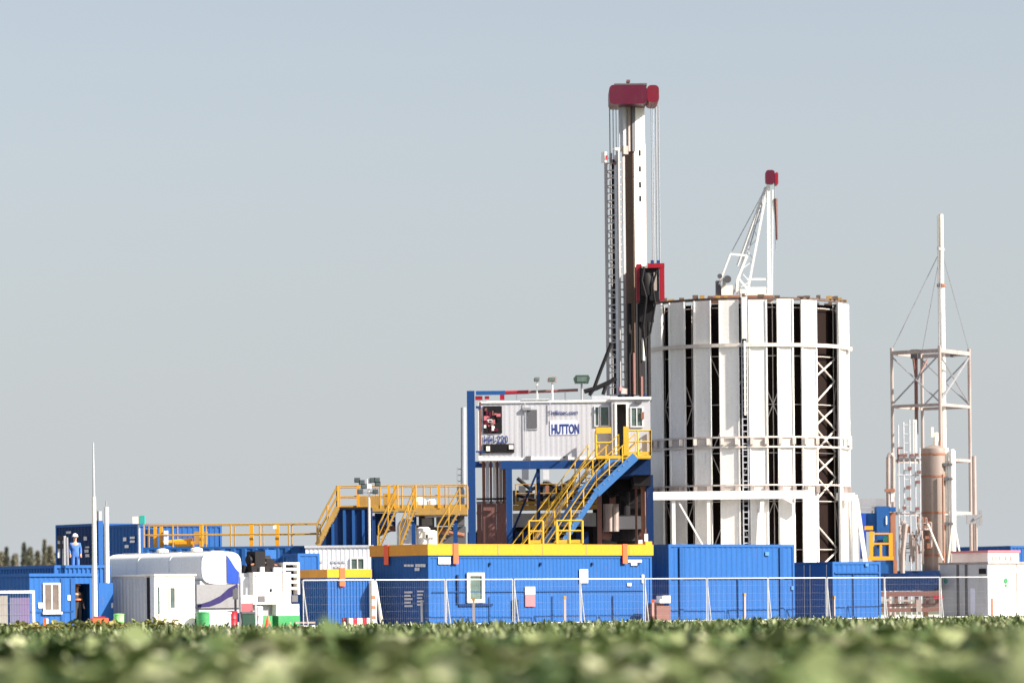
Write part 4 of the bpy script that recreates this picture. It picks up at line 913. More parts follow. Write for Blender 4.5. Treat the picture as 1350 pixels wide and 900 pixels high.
for (px, py1, Yd, r_) in ((803.6,520,176.5,.03),(808,215,176.0,.025),(812,215,176.0,.02),(816,200,175.8,.03),(861,345,176.8,.02),(864.5,350,176.8,.03),(868,352,177,.03),(858.5,345,176,.025)):
    a_ = m2(px, 139, Yd); b2 = Vector((a_.x, a_.y, Z(px, py1, Yd))); MB().tube(a_, b2, r_, 6).out('cable', STEEL if px not in (861,816) else GREY, t)
for px, hw, mat in ((822,.16,GREY),(828.5,.12,RUSTL),(833.5,.10,DGREY)):
    a_ = m2(px, 139, 176.0); MB().box(a_.x-hw,a_.y-hw,Z(px,200,176),a_.x+hw,a_.y+hw,a_.z).out('hoist_cylinder', mat, t)
# racking board level
for (p0,p1,y0_,y1_,mat) in ((797.5,801,200,214,WHITE),(798,802.5,205,211,RED),(808,830,195,198,CREAM),(822,832,192,203,RUSTL),(805,822,210,214,BLACK),(812,819,213,217,BROWNP)):
    a_ = m2(p0,y0_,175.2); b2 = m2(p1,y1_,175.2); MB().box(a_.x,a_.y,b2.z,b2.x+.02,b2.y+.35,a_.z).out('bracket', mat, t)
# ladder lattice column (square, left of the column)
ld = Fr(817, 175.2, TH, 400); o2 = m2(817,400,175.2); wL, wS = ld.lx(828), ld.ly(804.5)
z0_, z1_ = Z(815,520,175), Z(815,198,175)
l_ = MB()
for a, b_ in ((0,0),(wL,0),(0,wS),(wL,wS)): l_.box(o2.x+a-.05,o2.y+b_-.05,z0_,o2.x+a+.05,o2.y+b_+.05,z1_)
zz = z0_; k = 0
while zz < z1_-.3:
    l_.box(o2.x-.03,o2.y+.05,zz,o2.x+.03,o2.y+wS-.05,zz+.06); l_.box(o2.x+.05,o2.y-.03,zz,o2.x+wL-.05,o2.y+.03,zz+.06)
    l_.box(o2.x+.05,o2.y+wS-.03,zz,o2.x+wL-.05,o2.y+wS+.03,zz+.05)
    if k % 2: l_.beam((o2.x,o2.y+.05,zz),(o2.x,o2.y+wS-.05,zz+.36),.04)
    zz += .36; k += 1
l_.out('ladder_column', MASTG, t)
MB().box(o2.x-.06,o2.y+wS*.82,z0_,o2.x-.035,o2.y+wS-.05,z1_-.2).out('side_plate', MASTG, t); MB().box(o2.x-.06,o2.y+.05,z0_,o2.x-.035,o2.y+wS*.25,z1_-.2).out('side_plate', GREY, t)
MB().box(o2.x+wL-.12,o2.y-.07,z0_,o2.x+wL+.03,o2.y-.055,z1_-.3).out('cable_tray', MASTG, t)
MB().box(o2.x+.08,o2.y+wS*.22,z0_,o2.x+wL-.08,o2.y+wS*.65,z1_-.5).out('riser_pipe', BLACK, t)
# base details
for (p0,p1,y0_,y1_,mat,nm) in ((829,836,400,520,BLACK,'lower_rail'),(835,839,465,520,BROWNP,'riser_pipe'),(842,850,400,520,BLACK,'lower_rail'),(848,853,446,475,CREAM,'cylinder'),(845,850,496,528,BROWNP,'cylinder'),(854,861,400,530,BLACK,'lower_rail'),(815,836,512,519,RUSTL,'base_plate'),(817,823,510,515,PINK,'fitting')):
    a_ = m2(p0,y0_,175.0 if nm!='fitting' else 174.7); b2 = m2(p1,y1_,175.0 if nm!='fitting' else 174.7); MB().box(a_.x,a_.y,b2.z,b2.x,b2.y+.25,a_.z).out(nm, mat, t)
for px in (830, 850, 820): a_ = m2(px,520,176.3); MB().box(a_.x-.15,a_.y-.15,Z(px,606,176)-.6,a_.x+.15,a_.y+.15,a_.z).out('mast_foot', NAVY, t)
# top drive
Y = 174.6; q = Loc(857, Y, 400); t = thing('top_drive', q.loc, 'red framed top drive with dark motor hanging low on the mast', 'top drive')
m_ = MB(); q.box(m_, 839,348,846,366,Y+.2,Y+1); q.box(m_, 854,347,876,353,Y,Y+.8); q.box(m_, 870,353.2,876,396,Y,Y+.6); q.box(m_,839,366.2,843,398,Y+.2,Y+.8); q.box(m_,862,388,867.7,398,Y,Y+.5); m_.out('frame', RED, t)
m_ = MB(); q.box(m_, 844,353.5,869,398,Y+.12,Y+1.0); q.box(m_,846,356,851,372,Y-.15,Y+.1); q.box(m_,856,372,862,396,Y-.2,Y+.1); q.box(m_,862,384,869,397,Y-.12,Y+.1); q.box(m_,843,398.2,862,424,Y+.3,Y+.8); m_.tube(q(851,424),q(851,445),.2,10); m_.out('gearbox', BLACK, t)
m_ = MB(); m_.lathe([(.25,0),(.3,.1),(.3,.9),(.15,1.1)],14,tuple(q(853,390,Y-.05))); m_.out('motor', BLACK, t, smooth=True)
m_ = MB(); m_.path([q(849,352,Y-.3),q(846,370,Y-.35),q(852,392,Y-.3),q(848,430,Y-.2),q(852,470,Y-.1)],.06); m_.path([q(866,356,Y-.3),q(860,376,Y-.35),q(864,400,Y-.3),q(857,440,Y-.2)],.05); m_.out('hose', BLACK, t)
m_ = MB(); q.box(m_, 846,350,853,353.2,Y,Y+.2); q.box(m_,862,359,866,383,Y-.1,Y+.2); m_.out('pipe', RUSTL, t)
m_ = MB(); q.box(m_, 858,343,862,346.8,Y,Y+.4); q.box(m_,866,343,870,346.8,Y,Y+.4); m_.out('hook', RIGBL, t)

# ================================================================== ENCLOSURE OF WHITE PANELS
DY = 180.0; A_, B_ = 4.85, 3.7; cx0 = X(988, DY); zt_ = Z(988, 395, DY-B_)
t = thing('panel_enclosure', (cx0, DY, 0), 'tall round enclosure of white vertical panels with a dark brown inside', 'enclosure')
def ep(a, k=1.0): return Vector((A_*k*math.sin(a), -B_*k*math.cos(a), 0))
front = [(866,20),(893,22.5),(924.5,25),(958.5,29),(995.5,27.5),(1031,24.5),(1062.5,23.5),(1111,18.5)]
def add_panel(a, wd, zt2):
    c = ep(a); d = Vector((A_*math.cos(a), B_*math.sin(a), 0)).normalized(); n_ = Vector((d.y, -d.x, 0))
    mb = MB(); p0 = c - d*wd/2 + n_*.06; p1 = c + d*wd/2 + n_*.06
    e = .10
    for u0, u1, o0, o1 in ((0,wd,-.06,0),(0,.07,0,.05),(wd-.07,wd,0,.05)):
        v = [p0 + d*u0 + n_*o0, p0 + d*u1 + n_*o0, p0 + d*u1 + n_*o1, p0 + d*u0 + n_*o1]
        mb.prism([(k.x,k.y) for k in v], 'z', .3, zt2)
    pn = mb.out('panel', PANEL, t)
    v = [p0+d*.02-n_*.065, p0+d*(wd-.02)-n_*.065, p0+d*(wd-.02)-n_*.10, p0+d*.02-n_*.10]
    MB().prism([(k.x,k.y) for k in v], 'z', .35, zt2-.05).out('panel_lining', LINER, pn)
used = []
for px, wpx in front:
    a = math.asin(max(-.97, min(.97, (px-988)/(A_*F/DY*1.005)))); d = Vector((A_*math.cos(a), B_*math.sin(a), 0)).normalized()
    # foreshortened width -> real width
    add_panel(a, min(1.75, wpx/(F/DY)*(DY - B_*math.cos(a))/DY/max(d.x,.3)*.90), zt_ + (random.random()-.5)*.06); used.append(a)
for k in range(9): add_panel(R(98+k*20.5), 1.35, zt_)
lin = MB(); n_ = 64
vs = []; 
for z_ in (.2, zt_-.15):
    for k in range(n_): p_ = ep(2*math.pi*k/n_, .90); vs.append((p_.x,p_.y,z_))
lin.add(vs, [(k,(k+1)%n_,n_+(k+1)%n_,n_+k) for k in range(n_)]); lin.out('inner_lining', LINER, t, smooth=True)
# lattice between panels and lining
lt = MB(); N_ = 28
levels = [zt_ - .35 - i*2.35 for i in range(7)]
for i in range(N_):
    a0, a1 = 2*math.pi*i/N_, 2*math.pi*(i+1)/N_; k = .945
    p0, p1 = ep(a0,k), ep(a1,k)
    gap = R(37) < a0 < R(58)
    if not gap: lt.tube((p0.x,p0.y,.2),(p0.x,p0.y,zt_-.1),.02,5)
    for j, z_ in enumerate(levels): lt.tube((p0.x,p0.y,z_),(p1.x,p1.y,z_),.022,5)
aL, aR = math.asin((1073-988)/(A_*F/DY)), math.asin((1104-988)/(A_*F/DY)); pL, pR = ep(aL,.96), ep(aR,.96)
for j in range(6):
    z_ = levels[j]; z2 = levels[j+1]
    if j in (1,2,3,5): lt.tube((pR.x,pR.y,z_-.1),(pL.x,pL.y,(z_+z2)/2+.1),.045,5)
    if j in (2,3,4,5): lt.tube((pL.x,pL.y,(z_+z2)/2+.1),(pR.x,pR.y,z2+.1),.045,5)
    if j in (1,2,3): lt.tube((pL.x,pL.y,z_-.1),(pR.x,pR.y,(z_+z2)/2),.045,5); lt.tube((pR.x,pR.y,(z_+z2)/2),(pL.x,pL.y,z2),.045,5)
for i in range(0, N_):
    a0, a1 = 2*math.pi*i/N_, 2*math.pi*(i+1)/N_; p0, p1 = ep(a0,.945), ep(a1,.945)
    if R(25) < a0 < R(62): continue
    for j in range(1,6):
        (lt.tube((p0.x,p0.y,levels[j]),(p1.x,p1.y,levels[j+1]),.025,4) if (i+j) % 2 else lt.tube((p1.x,p1.y,levels[j]),(p0.x,p0.y,levels[j+1]),.025,4))
lt.out('lattice', COLL, t)
# dirty rim along the top
rm = MB(); rm2 = MB(); N2 = 72
for i in range(N2):
    a0, a1 = 2*math.pi*i/N2, 2*math.pi*(i+1)/N2; p0, p1 = ep(a0,.975), ep(a1,.975)
    rm.beam((p0.x,p0.y,zt_+.06),(p1.x,p1.y,zt_+.06),.16,.13)
    if random.random() < .6:
        hh_ = random.uniform(.06,.2); (rm if random.random() < .6 else rm2).box(p0.x-.1,p0.y-.1,zt_+.12,p0.x+random.uniform(.05,.22),p0.y+.1,zt_+.12+hh_)
rm.out('rim', paint('sooty_rim', (.10,.065,.05), .7, dirt=.6, dcol=(.03,.02,.018)), t); rm2.outs('rim_clamp', OCHRE, t)
# ring beams

def ring(z0_, z1_, k0, th_, mat, name, a_from=-180, a_to=180, n=48):
    mb = MB()
    for i in range(n):
        a0, a1 = R(a_from+(a_to-a_from)*i/n), R(a_from+(a_to-a_from)*(i+1)/n); v = [ep(a0,k0), ep(a1,k0), ep(a1,k0+th_), ep(a0,k0+th_)]
        mb.prism([(p_.x,p_.y) for p_ in v], 'z', z0_, z1_)
    mb.out(name, mat, t)
zr = Z(988,457,DY-B_); ring(zr, zr+.17, 1.030, .018, COLL, 'ring_beam')
zr = Z(988,577,DY-B_); ring(zr, zr+.08, 1.030, .014, COLL, 'ring_beam'); zr2 = Z(988,590,DY-B_); ring(zr2, zr2+.08, 1.030, .014, COLL, 'ring_beam')
zr3 = Z(988,640,DY-B_); ring(zr3, zr3+.07, 1.030, .012, COLL, 'ring_beam')
bk = MB(); bk2 = MB()
for px, wpx in front:
    a = math.asin(max(-.97, min(.97, (px-988)/(A_*F/DY*1.005))))
    for s_2 in (-.07, .07):
        p_ = ep(a+s_2,1.045); bk.box(p_.x-.08,p_.y-.06,zr2+.16,p_.x+.08,p_.y+.06,zr-.01); bk2.box(p_.x-.09,p_.y-.06,zr3-.35,p_.x+.09,p_.y+.06,zr3-.01)
bk.outs('clamp', COLL, t); bk2.outs('clamp', RUSTL, t)
for px, wpx in front:
    a = math.asin(max(-.97, min(.97, (px-988)/(A_*F/DY*1.005)))); d = Vector((A_*math.cos(a), B_*math.sin(a), 0)).normalized()
    wd = min(1.6, wpx/(F/DY)/max(d.x,.3)*.9); n_ = Vector((d.y,-d.x,0))
    for za_, zb2 in ((zr2+.09, zr-.01), (zr3-.42, zr3-.01)):
        c = ep(a) + n_*.075; v = [c-d*wd/2, c+d*wd/2, c+d*wd/2+n_*.03, c-d*wd/2+n_*.03]
        MB().prism([(k.x,k.y) for k in v], 'z', za_, zb2).out('collar', COLL, t)
mb = MB(); x_ = X(1076.5, DY) - cx0; 
for (pa, pb_) in ((ep(R(80),1.04), ep(R(80),1.07)),): mb.box(pa.x-.05, pa.y-.35, zr2, pa.x+.08, pa.y, zr+.15); mb.box(pa.x-.05, pa.y-.3, Z(988,458,176), pa.x+.15, pa.y, Z(988,453,176))
mb.out('bracket', CREAM, t)
# long white box beam and struts at the foot
Yb = DY - B_ - .75
def eb(px, py, Yd=Yb): v_ = W(px, py, Yd) - Vector((cx0, DY, 0)); return v_
b = MB(); a_, c2 = eb(855,652), eb(1075,652); zc = Z(965,652,Yb); b.box(a_.x,a_.y+.35,zc-.2,c2.x,a_.y+.65,zc+.2); b.out('box_beam', WHITE, t)
b = MB(); a_ = eb(1109,653); c2 = eb(1134,653); b.box(a_.x,a_.y+2.6,zc-.26,c2.x,a_.y+3.1,zc+.12); b.out('box_beam', WHITE, t)
st = MB()
for (x1_, y1_, x2_, y2_, w_) in ((888,659,888,780,.16),(895,662,930,724,.10),(934,659,934,780,.16),(1005,659,998,780,.2),(1046,659,1046,780,.12)):
    p_, p2 = eb(x1_,y1_,Yb+.5), eb(x2_,y2_,Yb+.5); 
    if abs(x1_-x2_) < 1: p2.x = p_.x; p2.z = .1
    st.beam(p_, p2, w_, w_*.8)
for (x1_, y1_, x2_, y2_, w_) in ((1127,652,1127,780,.25),(1129,657,1146,775,.2),(1116,660,1116,780,.13)):
    p_, p2 = eb(x1_,y1_,DY-.9), eb(x2_,y2_,DY-.9); 
    if abs(x1_-x2_) < 1: p2.x = p_.x; p2.z = .1
    st.beam(p_, p2, w_, w_)
st.outs('strut', WHITE, t)
# ladder in the gap right of the middle panel
la = MB(); pa = ep(math.asin((978-988)/(A_*F/DY)), 1.0)
for dx in (-.13,.13): la.box(pa.x+dx-.03,pa.y-.14,3,pa.x+dx+.03,pa.y-.08,zt_+.3)
z_ = 3.2
while z_ < zt_: la.box(pa.x-.10,pa.y-.13,z_,pa.x+.10,pa.y-.09,z_+.05); z_ += .3
la.out('ladder', GREY, t); MB().box(pa.x-.04,pa.y-.30,zt_-2.4-3.2,pa.x+.05,pa.y-.15,zt_-2.0).out('pipe', WHITE, t)
MB().box(pa.x-.12,pa.y-.22,zt_-2.0+.1,pa.x+.12,pa.y-.15,zt_+.12).out('ladder_head', CREAM, t)

# ================================================================== SMALL WHITE DERRICK behind
Y = 188.0; q = Loc(998, Y, 388)
t = thing('service_derrick', q.loc, 'slim white A-frame derrick with red head rising behind the white enclosure', 'derrick')
def dn(a_, b_, z=.2):  # continue a line to the ground
    k = (a_.z - z)/(a_.z - b_.z); return a_ + (b_-a_)*k
top = q(1016,240,Y); 
m_ = MB()
for (pa, pb_, w_) in (((1012,245),(985,388),.2),((1013,245),(1014,388),.3),((1019,250),(1018,388),.12)):
    a_, b2 = q(*pa), q(*pb_); m_.beam(a_, b2, w_*.55); 
m_.beam(q(1009,247,Y+.6), q(972,350,Y+1.2), .09); m_.beam(q(1010,247,Y+1), q(978,345,Y+1.6), .07); m_.out('leg', WHITE, t)
m_ = MB()
L0 = [(1012.5,246),(985,388)]; L1 = [(1009,247),(966,388)]; 
for i in range(9):
    k0, k1 = .08+i*.1, .08+(i+1)*.1
    la_ = lambda L_, k: q(L_[0][0]+(L_[1][0]-L_[0][0])*k, L_[0][1]+(L_[1][1]-L_[0][1])*k, Y+.3)
    m_.beam(la_(L1,k0), la_(L0,k1), .05) if i % 2 else m_.beam(la_(L0,k0), la_(L1,k1), .05)
m_.beam(la_(L1,0), la_(L1,1), .08)
m_.out('lattice', LGREY, t)
for px, py, z_, w_ in ((985,388,.1,.3),(1014,388,.1,.35),(955,388,.1,.3),(955,388,.1,.3)):
    p_ = q(px,py) + Vector((0,(.9 if px==955 else 0),0)); m_ = MB().box(p_.x-w_/2,p_.y-w_/2,.1,p_.x+w_/2,p_.y+w_/2,p_.z).out('column', WHITE, t)
m_ = MB()
for (a_, b2) in (((985,368),(1012,368)),((985,380),(1012,380)),((963,335),(985,337)),((1005,268),(1014,268))): m_.beam(q(*a_), q(*b2), .10)
m_.beam(q(985,337), q(972,370), .13); m_.beam(q(963,335), q(948,375), .09); m_.beam(q(972,370),q(972,388),.12); m_.beam(q(985,380),q(972,365),.1); m_.outs('crossbar', WHITE, t)
m_ = MB(); m_.tube(q(965,331,Y+.5), q(1011,245,Y+.5), .022, 5); m_.tube(q(985,337,Y+.3), q(1010,250,Y+.3), .03, 5); m_.tube(q(949,370),q(962,335),.03,5); m_.tube(q(1021,242),q(1023,330),.02,5); m_.out('cable', STEEL, t)
m_ = MB(); m_.prism(rrect(q(1009,230).x, Z(1016,243,Y), q(1021,230).x, Z(1016,225,Y), .15), 'y', -.3, .3); m_.out('head', CRIM, t); m_ = MB(); m_.prism(rrect(q(1021.3,230).x, Z(1016,244,Y), q(1025.5,230).x, Z(1016,228,Y), .07), 'y', -.25, .5); m_.out('head_side', RED, t)
MB().tube(q(1022.5,262), q(1024.5,316), .11, 8, .05).out('hook_block', BROWNP, t)
m_ = MB(); m_.tube(q(949,364,Y-.4),q(949,364,Y+.4),.13,12); m_.tube(q(959,368,Y-.4),q(959,368,Y+.4),.2,12); q.box(m_, 944,370,950,389,Y,Y+.6); m_.out('winch', DGREY, t)
m_ = MB(); q.box(m_, 951,376,966,389,Y-.1,Y+.7); q.box(m_, 976,381,1010,389,Y-.2,Y+.8); q.box(m_,953,366,957,376,Y,Y+.3); m_.out('machinery', CREAM, t)
m_ = MB(); q.box(m_, 940,389.2,1020,396,Y-.6,Y+1.4); m_.out('platform', RUST, t)

# ================================================================== FLARE TOWER
Y = 193.0; ft = Fr(1240, Y, R(56), 600); t = thing('flare_tower', ft.loc, 'open square pinkish steel tower with tall central flare stack', 'flare tower', R(56))
a1, a2 = ft.lx(1281), ft.ly(1179); 
def fz(px, py): return Z(px, py, Y)
ztop = fz(1240,459); corners = [(0,0),(a1,0),(a1,a2),(0,a2)]
for (x_, y_) in corners: MB().tube((x_,y_,0),(x_,y_,ztop+.15),.09,8).out('leg', RUSTL, t)
hb_ = MB()
for zz in (ztop-.12, fz(1240,533), fz(1240,605), fz(1240,675)):
    for i in range(4): (xa_,ya_),(xb_,yb_) = corners[i], corners[(i+1)%4]; hb_.beam((xa_,ya_,zz),(xb_,yb_,zz),.13,.2 if zz > ztop-1 else .15)
hb_.outs('crossbeam', RUSTL, t)
xb2 = MB()
for i in range(4):
    (xa_,ya_),(xb_,yb_) = corners[i], corners[(i+1)%4]
    if i == 2: continue
    xb2.tube((xa_,ya_,ztop-.3),(xb_,yb_,fz(1240,530)),.045,5); xb2.tube((xb_,yb_,ztop-.3),(xa_,ya_,fz(1240,530)),.05,5)
xb2.out('brace', STEEL, t)
cxs, cys = a1*.28, a2*.12    # stack beside near corner
MB().tube((cxs,cys,0),(cxs,cys,fz(1243,374)),.17,12).tube((cxs,cys,fz(1243,374)),(cxs,cys,fz(1243,280)),.13,12).out('flare_stack', CREAM, t, smooth=True)
MB().tube((cxs,cys,fz(1243,376)),(cxs,cys,fz(1243,372)),.24,12).out('flange', RUST, t); MB().box(cxs-.35,cys-.05,fz(1243,328),cxs+.35,cys+.05,fz(1243,324)).out('guy_bracket', STEEL, t)
gw = MB()
for (x_, y_) in corners: gw.tube((cxs,cys,fz(1243,326)),(x_,y_,ztop),.018,4)
gw.out('guy_wire', STEEL, t)
MB().tube((cxs-.35,cys,fz(1243,470)),(cxs-.35,cys,fz(1243,282)),.03,5).out('pilot_line', STEEL, t)
pv = MB(); vx, vy = a1*.2, a2*.62
pv.tube((vx,vy,fz(1222,570)),(vx,vy,fz(1222,470)),.10,8); pv.tube((a1*.55,a2*.6,fz(1222,470)),(vx,vy,fz(1222,500)),.06,6); pv.tube((vx-.3,vy,fz(1222,470)),(vx,vy,fz(1222,500)),.06,6); pv.out('riser_pipe', BROWNP, t)
m_ = MB(); m_.box(vx-.2,vy-.2,fz(1222,470),vx+.2,vy+.2,fz(1222,458)); m_.box(a1*.5,a2*.02,fz(1250,468),a1*.5+.25,a2*.02+.2,fz(1250,463)); m_.out('pulley', DGREY, t)
# right-hand outrigger
m_ = MB(); e0 = (a1+.25,-.1); m_.tube((e0[0],e0[1],0),(e0[0],e0[1],fz(1285,598)),.12,8); m_.out('outrigger', RUSTL, t)
# vessel
Y = 191.0; q = Loc(1233, Y); t = thing('separator_vessel', q.loc, 'rusty upright cylindrical vessel inside the flare tower', 'vessel')
rv = (1247-1213)/2/(F/Y); zt2 = Z(1233,588,Y)
MB().lathe([(rv*.9,.6),(rv,.8),(rv,zt2-.3),(rv*.93,zt2-.12),(rv*.5,zt2),(.1,zt2+.08)],28).out('shell', paint('brown_vessel', (.21,.168,.145), .55, dirt=.7, dcol=(.16,.085,.06)), t, smooth=True)
bn = MB()
for py in (600,629,677,733): z_ = Z(1233,py,Y); bn.lathe([(rv*1.03,z_),(rv*1.03,z_+.1)],28)
bn.outs('band', RUST, t, smooth=True)
MB().box(-rv*.9,-.2,0,-rv*.6,.2,.7).box(rv*.6,-.2,0,rv*.9,.2,.7).out('skirt_leg', RUST, t)
MB().tube((.1,0,zt2),(.1,0,Z(1233,570,Y)),.13,10).box(-.15,-.15,Z(1233,576,Y),-.02,.15,Z(1233,563,Y)).out('nozzle', CREAM, t)
MB().tube((.3,-.1,zt2-.6),(.3,-.1,zt2+.3),.05).path([(.35,-rv,2),(.35,-rv-.15,2.2),(.35,-rv-.15,zt2-1.5)],.05).out('pipe', RUST, t)
Y = 190.6; q = Loc(1257, Y); t = thing('white_column', q.loc, 'slender white upright vessel right of the rusty vessel', 'vessel')
MB().lathe([(.16,.3),(.16,Z(1257,592,Y)-.1),(.08,Z(1257,592,Y))],14,(0,0,0)).out('shell', WHITE, t, smooth=True); MB().tube((-.32,.15,.2),(-.32,.15,Z(1251,590,Y)),.14,10).out('side_pipe', CREAM, t)
m_ = MB()
for py in (612,631,690): z_ = Z(1257,py,Y); m_.box(-.5,-.2,z_-.08,-.2,-.05,z_+.08); m_.box(-.19,-.24,z_-.05,.0,-.165,z_+.05)
m_.out('gauge', DGREY, t)
m_ = MB(); m_.tube((.05,-.1,Z(1257,690,Y)),(.9,-.1,.2),.05,6); m_.tube((-.05,-.1,Z(1257,690,Y)),(-.6,-.1,.2),.05,6); m_.tube((-.6,0,Z(1257,678,Y)),(1.0,0,Z(1257,678,Y)),.07,6); m_.out('brace', CREAM, t)
t = thing('control_valve', Loc(1288,190.5).loc, 'dark valve and box bracketed on the right leg of the flare tower', 'valve'); q = Loc(1288,190.5)
m_ = MB(); q.box(m_, 1275,678,1288,690,190.5,190.8); m_.tube(q(1284,684),q(1294,678),.08); q.box(m_,1291,672,1295,692,190.5,190.7); m_.out('body', STEEL, t); MB().tube((0,.1,0),(0,.1,Z(1288,680,190.5)),.06).out('stand', RUSTL, t)
# ladder and skid structure left of vessel
Y = 190.2; q = Loc(1195, Y); t = thing('separator_skid', q.loc, 'pale skid frame with ladders and small pipes left of the rusty vessel', 'skid')
m_ = MB()
for px, yt in ((1185,560),(1192,556),(1200,553),(1207,556),(1213,590)): x_ = q(px,650).x; m_.tube((x_,0,.1),(x_,0,Z(px,yt,Y)),.04,6)
for py in range(560,740,12): m_.tube(q(1192,py),q(1200,py),.028,5)
for py in (604,626,676): m_.tube(q(1183,py),q(1214,py),.045,5)
m_.out('frame', GREY, t)
m_ = MB(); q.box(m_,1204,553,1209,600,Y+.2,Y+.4); m_.out('sight_column', CREAM, t)
m_ = MB(); m_.path([q(1184,610),q(1184,590),q(1190,590)],.05)
for px,py in ((1186,598),(1191,598),(1200,598),(1206,597),(1197,615),(1209,620),(1208,633),(1195,640),(1196,655),(1190,667),(1207,668)): q.box(m_,px,py,px+5,py+4,Y-.15,Y-.02)
m_.outs('valve', BROWNP, t)
m_ = MB()
for i in range(34):
    px = 1186+random.random()*(46 if i%2 else 26); py = 678+random.random()*50; dx, dy = random.choice(((random.uniform(5,14),0),(0,random.uniform(12,34)),(0,random.uniform(12,34))))
    m_.tube(q(px,py,Y+random.uniform(-.5,.7)-.3), q(px+dx,py+dy,Y+random.uniform(-.2,.2)-.3), random.uniform(.025,.06), 6)
m_.out('pipework', RUSTL, t)
m_ = MB()
for i in range(16):
    px = 1184+random.random()*40; py = 680+random.random()*55; q.box(m_, px, py, px+random.uniform(3,7), py+random.uniform(4,10), Y+.1, Y+.6)
m_.out('vessel_block', RUST, t)
m_ = MB(); q.box(m_, 1165,752,1242,775,Y-.2,Y+1.2); m_.out('skid_base', NAVY, t); m_ = MB(); m_.path([q(1194,690,Y-.5),q(1190,730,Y-.5),q(1190,775,Y-.5)],.12,8); m_.out('main_pipe', RUSTL, t)
m_ = MB(); m_.tube(q(1223,690,Y-.7),q(1243,738,Y-.7),.05,6); m_.out('brace', CREAM, t)
# pipe loop and horizontal duct
Y = 186.0; q = Loc(1170, Y); t = thing('pipe_loop', q.loc, 'rusty pipe rising in a loop beside the flare tower', 'pipe')
MB().path([(q(1171,660).x,0,0),q(1171,640),q(1171,602),q(1174,598),q(1177.5,602),q(1177.5,650)],.11,8).out('pipe', RUSTL, t, smooth=True)
m_ = MB(); q.box(m_,1167,644,1180,648,Y-.15,Y+.15); m_.out('flange', RUST, t); m_ = MB(); q.box(m_,1175,646,1179,661,Y-.1,Y+.2); m_.out('valve', WHITE, t)
Y = 185.0; q = Loc(1152, Y); t = thing('duct', q.loc, 'horizontal dull grey-brown duct above the blue skid unit', 'duct')
m_ = MB(); q.box(m_,1128,657,1168,667,Y,Y+.4); q.box(m_,1128,669,1152,673.5,Y-.1,Y+.2); m_.out('duct_body', STEEL, t); MB().tube((0,.2,0),(0,.2,Z(1152,668,Y)),.07).out('support', STEEL, t)
# blue unit with yellow basket
Y = 183.5; q = Loc(1158, Y); t = thing('blue_skid_unit', q.loc, 'tall blue equipment unit with orange-yellow basket frame right of the enclosure', 'equipment unit')
m_ = MB(); q.box(m_,1156,667,1173,712,Y,Y+1.2); q.box(m_,1130,676,1155.8,700,Y+.3,Y+1.2); q.box(m_,1156,712.2,1182,775,Y+.2,Y+1.5); q.box(m_,1173.2,668,1181,674,Y,Y+.4); m_.out('housing', BLUE2, t)
m_ = MB(); q.box(m_,1134,676,1142,676+60,Y+.1,Y+.29); m_.out('side_panel', VBLUE, t)
m_ = MB(); q.box(m_,1174,675,1181,738,Y+.1,Y+.6); q.box(m_,1178,738,1183,770,Y+.1,Y+.6); m_.out('brown_post', RUST, t)
m_ = MB(); 
for (a_,b2,c2,d2) in ((1145,733,1178,738),(1147,700,1151,733),(1172,702,1177,733),(1151.3,715,1171.8,717.5),(1151.3,702,1171.8,704),(1140,693,1151,698),(1160,717.8,1163,733)): q.box(m_,a_,b2,c2,d2,Y-.5,Y-.35)
m_.out('basket', YELL, t); m_ = MB(); q.box(m_,1165,706,1172,714,Y-.3,Y-.1); m_.out('motor', TEAL, t); m_ = MB(); q.box(m_,1168,680,1169.6,691,Y-.05,Y-.004); m_.out('marking', WHITE, t)
# brown skid beams low at right
Y = 171.5; q = Loc(1200, Y); t = thing('steel_skid', q.loc, 'low brown steel skid beams behind the fence under the flare tower', 'steel skid')
m_ = MB(); q.box(m_,1160,779,1242,785.5,Y,Y+.5); q.box(m_,1160,795,1242,799,Y,Y+.5); q.box(m_,1160,801,1242,806,Y-.3,Y+.3)
for px in (1166,1180,1193,1207,1221,1234): q.box(m_,px,785.8,px+4,794.8,Y+.05,Y+.4)
m_.out('beam', BROWNP, t)
m_ = MB(); q.box(m_,1160,789,1175,792,Y-.2,Y-.03); q.box(m_,1184,790,1204,792.5,Y-.2,Y-.03); q.box(m_,1208,790,1215,806,Y-.4,Y-.31); m_.out('pale_bar', RUSTL, t)
m_ = MB(); q.box(m_,1230,785,1244,789,Y-.2,Y-.03); m_.out('red_bar', RED, t)
m_ = MB(); q.box(m_,1160,755,1240,778,Y+2,Y+3); m_.out('rear_panel', NAVY, t)
# right-hand cabins
fr = Fr(1303, 172); L_ = 6.0; Wd = fr.ly(1240); zt = fr.zx(1304,741)
t = thing('welfare_cabin', fr.loc, 'white cabin with green dots, its shaded grey side facing left, at the right edge', 'cabin', TH)
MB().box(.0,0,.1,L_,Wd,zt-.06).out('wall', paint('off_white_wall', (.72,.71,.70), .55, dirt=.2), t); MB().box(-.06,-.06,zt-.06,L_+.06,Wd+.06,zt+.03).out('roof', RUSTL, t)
corr_ = MB(); corr_.box(-.03,.0,.12,-.002,Wd,zt-.07); corr_.out('side_wall', GREY, t)  # grey panel carries the shade of this side of the white cabin
m_ = MB()
for px in (1263,1274): y_ = fr.ly(px); m_.box(-.05,y_-.12,.12,-.004,y_+.04,zt-.07)
m_.out('downpipe', DGREY, t)
def disc(face, px, py, name='green_dot', r=.13):
    mb = MB(); z_ = fr.zx(px,py) if face=='x' else fr.zy(px,py)
    if face == 'x': mb.tube((fr.lx(px),-.004,z_),(fr.lx(px),-.03,z_),r,16)
    else: mb.tube((-.032,fr.ly(px),z_),(-.05,fr.ly(px),z_),r,16)
    return mb.out(name, TEAL if face=='y' else GREEN, t)
